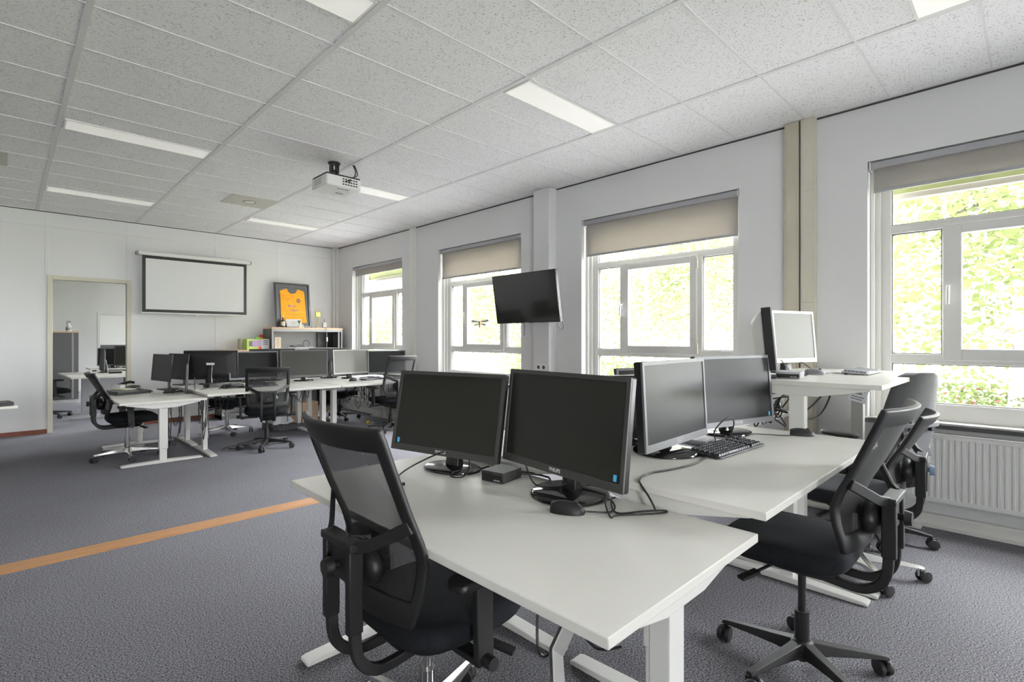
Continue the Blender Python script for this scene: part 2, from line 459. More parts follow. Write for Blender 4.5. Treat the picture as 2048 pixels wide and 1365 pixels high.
# pipe boxing and ducts on the window wall
s = MB(); s.box(4.685, WX, FY, BY, 0.0, 0.092); s.box(4.665, 4.69, FY, BY, 0.0, 0.028)
struct('baseboard_right', s, 'frame', bevel=0.004)
struct('trim_7', MB().box(4.604, WX, 4.057, 4.31, 0, CE-0.003), 'wallw', bevel=0.006)
p = MB(); p.box(4.70, WX, 7.03, 7.17, 0.1, CE); p.box(4.692, 4.702, 7.05, 7.15, 0.1, CE)
p.box(4.69, 4.70, 7.045, 7.155, 1.42, 1.46)
struct('trim_8', p, 'frame', bevel=0.003)
p = MB(); p.box(4.695, WX, 1.385, 1.497, 0.1, CE); p.box(4.690, 4.696, 1.40, 1.48, 0.1, CE-0.35); p.box(4.690, 4.696, 1.40, 1.48, CE-0.33, CE)
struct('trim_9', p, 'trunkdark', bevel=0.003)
p = MB(); p.box(4.695, WX, 1.262, 1.372, 0.1, CE); p.box(4.690, 4.696, 1.275, 1.36, 0.1, 1.63); p.box(4.690, 4.696, 1.275, 1.36, 1.637, 2.55); p.box(4.690, 4.696, 1.275, 1.36, 2.555, CE)
struct('trim_10', p, 'trunk', bevel=0.003)
struct('trim_11', MB().box(4.70, WX, 1.372, 1.385, 0.1, CE), 'gap', smooth=0)
p = MB(); p.cyl((4.66, BY-0.045, 0.0), (4.66, BY-0.045, CE), 0.028); p.box(4.685, WX, BY-0.08, BY, 0, CE)
struct('trim_12', p, 'frame', smooth=40)
struct('trim_13', MB().prism([(4.10, 0), (4.115, 0.009), (4.255, 0.009), (4.27, 0)], LX, 4.66, 'x'), 'strip', smooth=0)

# ------------------------------------------------------------------ windows
def window(i, a, b):
    """casement window in the opening a..b (y); measured from its far edge b"""
    root = struct('window_%d' % i, loc=(0, 0, 0))
    L = b-a; k = L/1.788
    FX0, FX1 = 4.89, 4.965
    T0, T1 = 2.145, 2.21        # transom
    U0, U1 = 1.147, 1.222       # lower transom
    ZT, ZB = 2.61, 0.857
    def Y(o): return b-o*k
    fr = MB()
    fr.box(FX0, FX1, Y(0.126), b, SILL, LIN); fr.box(FX0, FX1, a, Y(1.674), SILL, LIN)
    fr.box(FX0, FX1, Y(1.674), Y(0.126), ZT, LIN); fr.box(FX0, FX1, Y(1.674), Y(0.126), SILL, ZB)
    fr.box(FX0, FX1, Y(1.674), Y(0.126), T0, T1); fr.box(FX0, FX1, Y(1.674), Y(0.126), U0, U1)
    fr.box(FX0, FX1, Y(0.50), Y(0.427), U1, T0); fr.box(FX0, FX1, Y(1.372), Y(1.30), U1, T0)
    # stepped lining of the reveal
    fr.box(FX0-0.028, FX0, Y(0.062), b, SILL, LIN); fr.box(FX0-0.060, FX0-0.028, Y(0.028), b, SILL, LIN)
    fr.box(FX0-0.028, FX0, a, Y(1.726), SILL, LIN)
    obj('window_frame', fr, 'frame', root, bevel=0.004)
    # opening sash
    sh = MB()
    y0, y1, z0, z1 = Y(1.322), Y(0.436), 1.178, 2.165
    g0, g1, h0, h1 = Y(1.252), Y(0.540), 1.262, 2.094
    SX0, SX1 = 4.868, 4.93
    sh.box(SX0, SX1, g1, y1, z0, z1); sh.box(SX0, SX1, y0, g0, z0, z1)
    sh.box(SX0, SX1, g0, g1, z0, h0); sh.box(SX0, SX1, g0, g1, h1, z1)
    sash = obj('sash', sh, 'frame', root, bevel=0.005)
    hd = MB(); hy = Y(0.468); hd.cbox((SX0-0.006, hy, 1.70), (0.012, 0.028, 0.07))
    hd.tube([(SX0-0.010, hy, 1.715), (SX0-0.045, hy, 1.715), (SX0-0.05, hy, 1.70), (SX0-0.05, hy, 1.585)], 0.010, 8)
    obj('handle', hd, 'white', sash, smooth=50)
    for z in (1.24, 2.08): obj('hinge', MB().cyl((SX0-0.004, y0-0.010, z-0.05), (SX0-0.004, y0-0.010, z+0.05), 0.010, 10), 'trim', sash)
    bd = MB()
    GX = 4.945
    panes = [(Y(1.674), Y(0.126), T1, ZT), (Y(0.427), Y(0.126), U1, T0), (Y(1.674), Y(1.372), U1, T0), (Y(1.674), Y(0.126), ZB, U0)]
    for (p0, p1, q0, q1) in panes:
        obj('pane', MB().box(GX, GX+0.006, p0-0.01, p1+0.01, q0-0.01, q1+0.01), 'glass', root, smooth=0)
        for (c0, c1, d0, d1) in ((p0, p1, q0, q0+0.006), (p0, p1, q1-0.006, q1), (p0, p0+0.006, q0, q1), (p1-0.006, p1, q0, q1)):
            bd.box(4.905, 4.944, c0, c1, d0, d1)
    obj('pane', MB().box(4.90, 4.906, g0-0.01, g1+0.01, h0-0.01, h1+0.01), 'glass', sash, smooth=0)
    obj('glazing_gasket', bd, 'gap', root, smooth=0)
    sl = MB(); sl.box(4.70, 4.90, a+0.001, b-0.001, SILL-0.016, SILL); sl.box(4.70, 4.742, a-0.05, b+0.05, SILL-0.016, SILL)
    obj('window_sill', sl, 'frame', root, bevel=0.003)
    obj('sill_edge', MB().box(4.693, 4.70, a-0.05, b+0.05, SILL-0.035, SILL-0.006), 'gap', root, smooth=0)
    return root
for i, (a, b) in enumerate(W_OPEN): window(i+1, a, b)
for i, (a, b) in enumerate(FILL_OPEN):
    r_ = window(i+1+len(W_OPEN), a, b); r_.location = (0, FY+WX, 0); r_.rotation_euler = (0, 0, -PI/2)  # the added fill-light window, turned into the front wall

def roller_blind(a, b, zb, label):
    t = thing('roller_blind', label, 'blind', (4.80, (a+b)/2, 2.695), 0, 'grey roller blinds in the window recesses')
    L = b-a-0.02
    c = MB(); c.box(-0.045, 0.02, -L/2, L/2, -0.052, -0.002)
    obj('cassette', c, 'cassette', t, bevel=0.008)
    for y in (-L/2, L/2-0.008): obj('end_cap', MB().box(-0.05, 0.025, y, y+0.008, -0.062, 0.0), 'white', t)
    obj('blind_fabric', MB().box(0.0, 0.0012, -L/2+0.02, L/2-0.02, zb-2.695, -0.045), 'blind', t, smooth=0)
    obj('bottom_bar', MB().box(-0.006, 0.008, -L/2+0.02, L/2-0.02, zb-2.695-0.012, zb-2.695+0.012), 'cassette', t, bevel=0.003)
roller_blind(7.446, 9.188, 2.545, 'short grey roller blind at the window beside the black cabinet corner')
roller_blind(4.657, 6.435, 2.265, 'half lowered grey roller blind above the window behind the television')
roller_blind(1.892, 3.680, 2.295, 'half lowered grey roller blind in the window between column and beige ducts')
roller_blind(-0.872, 0.916, 2.475, 'grey roller blind with silver cassette above the window at the standing desk')

def awning(a, b, lab):
    t = thing('sun_awning', lab, 'awning', (5.14, (a+b)/2, 2.5), 0, 'lime sun awnings outside the windows')
    L = b-a+0.16
    obj('valance', MB().box(0.0, 0.012, -L/2, L/2, 0.0, 0.16), 'awning', t, smooth=0)
    obj('front_bar', MB().box(-0.02, 0.03, -L/2, L/2, -0.05, 0.0), 'awningbar', t, bevel=0.006)
    for y_ in (-L/2, L/2-0.03): obj('bracket', MB().box(-0.08, 0.0, y_, y_+0.03, 0.0, 0.16), 'awningbar', t)
awning(7.446, 9.188, 'lime sun awning edge outside the window nearest the back wall')
awning(-0.872, 0.916, 'lime sun awning edge outside the window at the standing desk')

def radiator(a, b, lab):
    t = thing('radiator', lab, 'radiator', (4.70, (a+b)/2, 0.19), 0, 'white panel radiators under the windows')
    L = b-a
    m = MB(); n = int(L/0.0355)
    prof = []
    for k in range(n):
        y = -L/2+0.02+k*(L-0.04)/n; d = (L-0.04)/n
        prof += [(y, -0.040), (y+d*0.30, -0.040), (y+d*0.45, -0.033), (y+d*0.85, -0.033)]
    vs = []; 
    for y, x in prof: vs += [(x, y, 0.03), (x, y, 0.445)]
    fs = [(2*i, 2*i+2, 2*i+3, 2*i+1) for i in range(len(prof)-1)]
    m.add(vs, fs)
    m.box(-0.042, 0.02, -L/2, L/2, 0, 0.03); m.box(-0.042, 0.02, -L/2, L/2, 0.445, 0.472)
    m.box(-0.042, 0.02, -L/2, -L/2+0.02, 0.03, 0.445); m.box(-0.042, 0.02, L/2-0.02, L/2, 0.03, 0.445)
    m.box(-0.030, 0.0, -L/2+0.02, L/2-0.02, 0.03, 0.445)
    obj('panel', m, 'rad', t, smooth=30)
    g = MB(); g.box(-0.044, 0.03, -L/2, L/2, 0.472, 0.48)
    obj('top_grille', g, 'frame', t, bevel=0.002)
    v = MB(); v.cyl((0.0, L/2, 0.05), (0.0, L/2+0.06, 0.05), 0.010, 10); v.cyl((0, L/2+0.06, -0.10), (0, L/2+0.06, 0.06), 0.009, 10)
    v.cyl((0, L/2+0.06, 0.05), (-0.05, L/2+0.06, 0.05), 0.018, 12)
    obj('valve', v, 'white', t)
radiator(7.35, 9.20, 'white panel radiator under the window nearest the back wall')
radiator(4.70, 6.40, 'white panel radiator under the window behind the television')
radiator(1.95, 3.62, 'white panel radiator under the window behind the low monitors')
radiator(-0.80, 0.86, 'white ribbed panel radiator beside the grey-backed chair')

# ------------------------------------------------------------------ ceiling fittings
def ceiling_light(x, y, lab):
    t = thing('ceiling_light', lab, 'ceiling light', (x, y, CE), 0, 'long recessed ceiling light panels')
    w, d = 1.075, 0.262
    f = MB()
    f.box(-w/2, w/2, -d/2, -d/2+0.014, -0.006, 0.012); f.box(-w/2, w/2, d/2-0.014, d/2, -0.006, 0.012)
    f.box(-w/2, -w/2+0.014, -d/2+0.014, d/2-0.014, -0.006, 0.012); f.box(w/2-0.014, w/2, -d/2+0.014, d/2-0.014, -0.006, 0.012)
    obj('light_frame', f, 'white', t)
    obj('diffuser', MB().box(-w/2+0.014, w/2-0.014, -d/2+0.014, d/2-0.014, -0.004, 0.008), 'lamp', t, smooth=0)
cx1, cx2 = 0.893, 3.148
ceiling_light(cx2, 0.350, 'recessed ceiling light cut by the upper right edge of the view')
ceiling_light(cx1, 2.615, 'recessed ceiling light cut by the top edge above the near black mesh chair')
ceiling_light(cx2, 2.615, 'bright ceiling light above the window between column and beige ducts')
ceiling_light(cx1, 5.725, 'long ceiling light over the far left, first of two in its row')
ceiling_light(cx2, 5.725, 'ceiling light partly hidden behind the hanging projector')
ceiling_light(cx1, 8.33, 'ceiling light nearest the back wall above the doorway')
ceiling_light(cx2, 8.33, 'ceiling light nearest the back wall beyond the round speaker')
def speaker(x, y, lab, ring=True):
    t = thing('ceiling_speaker' if ring else 'ceiling_plate', lab, 'speaker' if ring else 'ceiling plate', (x, y, CE))
    obj('plate', MB().box(-0.275, 0.275, -0.273, 0.273, -0.004, 0.006), mat('speaker_plate', (0.55, 0.54, 0.48), 0.6), t)
    if ring:
        obj('ring', MB().lathe([(0.062, -0.006), (0.075, -0.012), (0.088, -0.005)], 32), 'greycable', t)
        obj('cone', MB().lathe([(0.060, -0.006), (0.02, -0.010)], 32), 'white', t)
speaker(2.306, 7.27, 'square beige ceiling plate with round speaker between two ceiling lights')
speaker(-0.25, 7.27, 'plain beige ceiling plate at the far left edge above the doorway wall', False)

# projector
t = thing('projector', 'white ceiling projector with dark top plate hanging below its mount', 'projector', (2.42, 5.02, 2.85))
bp = rrect(0.37, 0.345, 0.02, 3)
obj('body', MB().prism(bp, 0, 0.105, 'z'), 'white', t, bevel=0.006)
obj('top_plate', MB().prism(rrect(0.36, 0.335, 0.02, 3), 0.105, 0.120, 'z'), 'blackmat', t)
pv = MB()
for i in range(6):
    for j in range(3): pv.cbox((-0.01+i*0.028, -0.1735, 0.03+j*0.026), (0.018, 0.004, 0.012))
obj('connectors', pv, 'black', t, label='black rear connectors')
sv = MB()
for j in range(5): sv.cbox((-0.186, -0.05+j*0.03, 0.055), (0.003, 0.008, 0.06))
obj('side_vent', sv, 'greycable', t)
obj('lens_ring', MB().cyl((0.08, 0.172, 0.05), (0.08, 0.195, 0.05), 0.04, 20), 'black', t)
ft = MB(); ft.cbox((0.06, 0.06, -0.004), (0.07, 0.03, 0.008)); ft.cbox((0.02, -0.10, -0.002), (0.12, 0.02, 0.004))
obj('foot', ft, 'greycable', t)
t = thing('projector_mount', 'black ceiling bracket holding the white projector', 'bracket', (2.42, 5.07, CE))
m = MB(); m.lathe([(0.062, -0.010), (0.062, 0.0)], 20); m.cbox((-0.030, 0, -0.055), (0.034, 0.03, 0.09)); m.cbox((0.030, 0, -0.055), (0.034, 0.03, 0.09)); m.cbox((0, 0, -0.082), (0.05, 0.03, 0.02)); m.cbox((-0.022, 0, -0.135), (0.014, 0.03, 0.08)); m.cbox((0.022, 0, -0.135), (0.014, 0.03, 0.08))
m.cbox((0, 0, -0.172), (0.16, 0.10, 0.008))
obj('post', m, 'black', t)
arms = MB()
for sx, sy in ((1, 1), (1, -1), (-1, 1), (-1, -1)): arms.tube([(0.02*sx, 0.02*sy, -0.168), (0.15*sx, 0.12*sy-0.03, -0.172)], 0.006, 6, rect=(0.018, 0.008))
obj('arm', arms, 'black', t)
cable('projector_cable', [[(2.60, 4.99, CE), (2.62, 4.97, 3.08), (2.60, 4.93, 3.02), (2.50, 4.86, 2.96), (2.47, 4.84, 2.90)],
                          [(2.585, 4.99, CE), (2.60, 4.96, 3.07), (2.57, 4.93, 3.0), (2.52, 4.87, 2.95), (2.43, 4.84, 2.91)]],
      'pair of black cables looping from the ceiling to the projector', 0.006)

# television on the column
t = thing('television', 'black television tilted on a wall arm in front of the column', 'television', (4.25, 4.12, 1.805), R(-90))
T = Matrix.Rotation(R(9), 4, 'X')
w_, h_ = 1.0, 0.575
obj('housing', MB().prism(rrect(w_, h_, 0.008, 2), 0.004, 0.035, 'y', T).prism(rrect(0.6, 0.34, 0.03, 3), 0.035, 0.07, 'y', T), 'black', t)
obj('bezel', MB().ring(w_, h_, 0.010, -0.003, 0.006, T, 0.014), 'gloss', t)
obj('screen', MB().box(-w_/2+0.010, w_/2-0.010, -0.001, 0.004, -h_/2+0.014, h_/2-0.010, T), 'tvscreen', t, smooth=0)
obj('logo', MB().box(-0.03, 0.03, -0.004, -0.003, -h_/2+0.004, -h_/2+0.010, T), 'logodim', t)
t = thing('tv_bracket', 'black wall arm fixed to the column behind the television', 'bracket', (4.60, 4.17, 1.80), R(-90))
m = MB(); m.cbox((0, -0.008, 0), (0.16, 0.016, 0.22)); m.tube([(0, -0.02, 0), (0.08, -0.16, 0), (0.03, -0.27, 0)], 0.01, 6, rect=(0.03, 0.05)); m.cbox((0.03, -0.285, 0), (0.22, 0.012, 0.22))
obj('arm', m, 'black', t)
cable('tv_cable', [(4.52, 4.38, 1.60), (4.53, 4.39, 1.50), (4.56, 4.42, 1.42), (4.57, 4.43, 1.385), (4.57, 4.45, 1.38)], 'thin black cable with plug dangling below the television', 0.004)
cable('tv_signal_cord', [(4.30, 3.68, 1.55), (4.33, 3.66, 1.46), (4.36, 3.65, 1.44), (4.37, 3.64, 1.47), (4.34, 3.63, 1.53)], 'small black cable loop under the television corner nearest the bright window', 0.004)
for k, (yy, lab) in enumerate(((4.22, 'round wall socket on the column, the one nearer the television window'), (4.135, 'round wall socket on the column, the one nearer the beige ducts'))):
    t = thing('wall_socket', lab, 'socket', (4.604, yy, 0.995), R(-90), 'wall sockets on the column')
    obj('plate', MB().box(-0.036, 0.036, -0.008, 0, -0.036, 0.036), 'white', t, bevel=0.004)
    obj('inset', MB().cyl((0, -0.0085, 0), (0, -0.004, 0), 0.022, 20), 'gap', t)
    hh = MB(); hh.cyl((-0.009, -0.0095, 0), (-0.009, -0.006, 0), 0.004, 8); hh.cyl((0.009, -0.0095, 0), (0.009, -0.006, 0), 0.004, 8)
    obj('contact', hh, 'greycable', t)
t = thing('wall_socket_box', 'white surface socket box low on the back wall behind the low desk', 'socket', (1.64, BY, 0.28), 0)
obj('box', MB().box(-0.06, 0.06, -0.045, 0, -0.07, 0.07), 'white', t, bevel=0.006)
obj('inset', MB().cyl((0, -0.047, 0.03), (0, -0.04, 0.03), 0.024, 16), 'greycable', t)

# ------------------------------------------------------------------ desks
def desk(loc, rz, L, D, zt, label, group='white height adjustable desks', lx=0.07, legs=(1, 1), th=0.026, feet_y=0.0, extra=None):
    """user sits at local -y"""
    t = thing('office_desk', label, 'desk', (loc[0], loc[1], 0), rz, group)
    tp = MB(); tp.box(-L/2, L/2, -D/2, D/2, zt-th, zt)
    obj('tabletop', tp, 'desktop', t, bevel=0.003)
    for k, sx in enumerate((-1, 1)):
        if not legs[k]: continue
        x = sx*(L/2-lx); zs = zt*0.5-0.19 if zt < 0.9 else 0.30
        zs = max(0.10, zs)
        lg = obj('leg', MB().box(x-0.030, x+0.030, -0.040, 0.040, zs, zt-th-0.05), 'deskedge', t, bevel=0.004)
        obj('inner_tube', MB().box(x-0.024, x+0.024, -0.033, 0.033, 0.028, zs+0.01), 'deskedge', lg, bevel=0.003)
        ft = MB(); fl = D*0.94/2
        ft.prism([(-fl, 0.002), (-fl, 0.016), (-fl+0.02, 0.022), (-0.06, 0.032), (0.06, 0.032), (fl-0.02, 0.022), (fl, 0.016), (fl, 0.002)], x-0.036, x+0.036, 'x')
        obj('foot', ft, 'deskedge', t, bevel=0.003)
        br = MB(); bl = D*0.43
        br.prism([(-bl, zt-th), (-bl, zt-th-0.012), (-0.10, zt-th-0.058), (0.10, zt-th-0.058), (bl, zt-th-0.012), (bl, zt-th)], sx*(L/2-0.05)-0.018, sx*(L/2-0.05)+0.018, 'x')
        br.box(min(x, sx*(L/2-0.05)), max(x, sx*(L/2-0.05)), -0.04, 0.04, zt-th-0.056, zt-th-0.004)
        obj('side_bracket', br, 'deskedge', t, bevel=0.003)
    rl = MB(); rl.box(-L/2+lx, L/2-lx, -0.03, 0.03, zt-th-0.045, zt-th-0.002)
    obj('cross_rail', rl, 'deskedge', t, bevel=0.003)
    return t

DK1 = desk((1.245, 1.395), R(-90), 1.60, 0.785, 0.74, 'large white desk nearest the view with two black monitors', lx=0.09)
DK2 = desk((2.385, 0.965), 0, 1.54, 0.80, 0.815, 'white desk beneath the black keyboard and the two angled monitors')
DK3 = desk((3.905, 0.95), 0, 1.53, 0.81, 1.10, 'raised white standing desk by the ribbed radiator')
DK4 = desk((2.385, 1.785), 0, 1.54, 0.80, 0.80, 'white desk hidden behind the two angled monitors, under the dark monitor back')
DK5 = desk((3.90, 1.80), 0, 1.45, 0.80, 0.74, 'lower white desk glimpsed behind the legs of the standing desk')
FD1 = desk((1.222, 7.31), R(-90), 1.62, 0.79, 0.68, 'low white desk with slim monitors and binders near the doorway', lx=0.12)
FD2 = desk((2.41, 6.905), 0, 1.58, 0.80, 0.715, 'far white desk behind the mesh chair in the middle of the far row')
FD3 = desk((3.92, 6.905), 0, 1.41, 0.80, 0.715, 'far white desk with grey keyboards beside the window wall')
FD4 = desk((2.41, 7.725), 0, 1.58, 0.80, 0.715, 'far white desk under the upright monitor showing its black back')
FD5 = desk((3.92, 7.725), 0, 1.41, 0.80, 0.715, 'far white desk under the pale lit monitor near the corner window')
# cable tray leg under the near desk
k = MB(); 
k.prism([(0, 0.0), (0.07, 0.0), (0.07, 0.012), (0.0, 0.012)], -0.035, 0.035, 'x', Matrix.Translation((0.33, 0.02, 0.30)))
gb = MB(); gb.tube([(0.29, 0.16, 0.42), (0.285, 0.05, 0.30), (0.34, -0.005, 0.235)], 0.01, 6, rect=(0.075, 0.016), up=(1, 0, 0))
obj('cable_bracket', gb, 'steel', DK1, label='grey metal bracket', bevel=0.003)
t = DK3
lt = MB(); lt.box(-0.055, 0.055, -0.001, 0.001, -0.10, 0.0)
pt = thing('paper_tag', 'crumpled printed paper tag hanging below the standing desk edge', 'tag', (3.90, 0.79, 1.028), R(-50))
pt.rotation_euler = (0, R(16), R(-50))
obj('sheet', lt, 'paper', pt, smooth=0)
ls = MB(); ls.box(-0.035, 0.02, -0.002, -0.0012, -0.050, -0.036); ls.box(-0.04, 0.035, -0.002, -0.0012, -0.03, -0.026); ls.box(-0.04, 0.03, -0.002, -0.0012, -0.02, -0.016); ls.box(-0.04, 0.038, -0.002, -0.0012, -0.07, -0.064); ls.box(-0.04, 0.03, -0.002, -0.0012, -0.085, -0.079)
obj('print', ls, 'logodim', pt, label='dark printed blocks')
t = thing('side_desk', 'white desk end entering at the far left edge', 'desk', (-0.52, 6.85, 0), R(8))
obj('tabletop', MB().box(-0.80, 0.56, -0.4, 0.4, 0.70, 0.725), 'desktop', t, bevel=0.004)
for sx in (-0.62, 0.34):
    obj('leg', MB().box(sx-0.03, sx+0.03, -0.04, 0.04, 0.03, 0.66), 'deskedge', t)
    obj('foot', MB().box(sx-0.036, sx+0.036, -0.36, 0.36, 0.002, 0.03), 'deskedge', t, bevel=0.004)
obj('cross_rail', MB().box(-0.65, 0.37, -0.03, 0.03, 0.655, 0.702), 'deskedge', t)
t = thing('laptop', 'black closed laptop on the desk at the far left edge', 'laptop', (-0.13, 6.66, 0.725), R(8))
obj('base', MB().prism(rrect(0.36, 0.25, 0.012, 3), 0.003, 0.020, 'z'), 'black', t)
obj('lid', MB().prism(rrect(0.36, 0.25, 0.012, 3), 0.022, 0.030, 'z'), 'blackmat', t)

# ------------------------------------------------------------------ chairs
def superloop(w, d, z, n=36, e=4.0, cy=0.0, cx=0.0):
    out = []
    for i in range(n):
        a = 2*PI*i/n; c, s_ = math.cos(a), math.sin(a)
        out.append((cx+w/2*math.copysign(abs(c)**(2/e), c), cy+d/2*math.copysign(abs(s_)**(2/e), s_), z))
    return out

def wheel_pair(mb, x, y, yaw, r=0.032):
    Tm = Matrix.Translation((x, y, r)) @ Matrix.Rotation(yaw, 4, 'Z') @ Matrix.Rotation(PI/2, 4, 'X')
    for z0 in (-0.026, 0.006):
        mb.lathe([(r*0.55, z0), (r*0.92, z0+0.001), (r, z0+0.005), (r, z0+0.015), (r*0.92, z0+0.019), (r*0.55, z0+0.020)], 20, Tm)

def chair_base(t, chrome, spin, cover=True):
    bm = 'chrome' if chrome else 'blackmat'
    mb = MB()
    mb.lathe([(0.040, 0.070), (0.045, 0.085), (0.042, 0.118), (0.034, 0.126)], 24)
    for k in range(5):
        a = spin+2*PI*k/5
        Tm = Matrix.Rotation(a, 4, 'Z')
        def sec(x, w, z0, z1): return [(x, -w/2, z0), (x, w/2, z0), (x, w*0.36, z1), (x, -w*0.36, z1)]
        mb.loft([sec(0.025, 0.058, 0.066, 0.122), sec(0.10, 0.050, 0.072, 0.112), sec(0.20, 0.042, 0.074, 0.100), sec(0.292, 0.034, 0.072, 0.089), sec(0.318, 0.030, 0.070, 0.084)], True, Tm)
    obj('star_base', mb, bm, t, bevel=0.003, label='polished chrome five-arm base' if chrome else None)
    for k in range(5):
        a = spin+2*PI*k/5
        x, y = 0.306*math.cos(a), 0.306*math.sin(a)
        yaw = a+rnd.uniform(-1.2, 1.2)+PI/2
        cs = MB(); wheel_pair(cs, x+0.012*math.cos(yaw), y+0.012*math.sin(yaw), yaw)
        c = obj('caster', cs, 'rubber', t, smooth=40)
        st = MB(); st.cyl((x, y, 0.035), (x, y, 0.074), 0.009, 10)
        hood = Matrix.Translation((x, y, 0.036)) @ Matrix.Rotation(yaw, 4, 'Z')
        st.cbox((0.006, 0, 0.012), (0.05, 0.012, 0.034), hood)
        obj('caster_stem', st, bm if chrome else 'black', c)
    cl = MB(); cl.cyl((0, 0, 0.11), (0, 0, 0.24), 0.027, 20); cl.cyl((0, 0, 0.042), (0, 0, 0.07), 0.022, 16)
    obj('column_cover', cl, bm if chrome else 'black', t)
    g = MB(); g.cyl((0, 0, 0.23), (0, 0, 0.42), 0.0145, 16)
    obj('gas_lift', g, 'chrome' if chrome else 'black', t)

BP = [(0.515, -0.185, 0.195), (0.56, -0.182, 0.215), (0.63, -0.168, 0.232), (0.70, -0.160, 0.236), (0.76, -0.178, 0.237), (0.87, -0.226, 0.239), (0.98, -0.268, 0.240), (1.06, -0.297, 0.240), (1.10, -0.312, 0.238)]
def back_point(u, v, dz=0.0, sz=1.0, out=0.0):
    # v in 0..1 along the height
    z = 0.515+v*(1.10-0.515)
    for i in range(len(BP)-1):
        if z <= BP[i+1][0]+1e-9: break
    a, b = BP[i], BP[i+1]; f = (z-a[0])/(b[0]-a[0])
    y = a[1]+(b[1]-a[1])*f; hw = a[2]+(b[2]-a[2])*f
    depth = 0.058-0.020*(1-v)
    zz = 0.515+(z-0.515)*sz
    return (u*hw, y-depth*(1-u*u)-out, zz+dz)

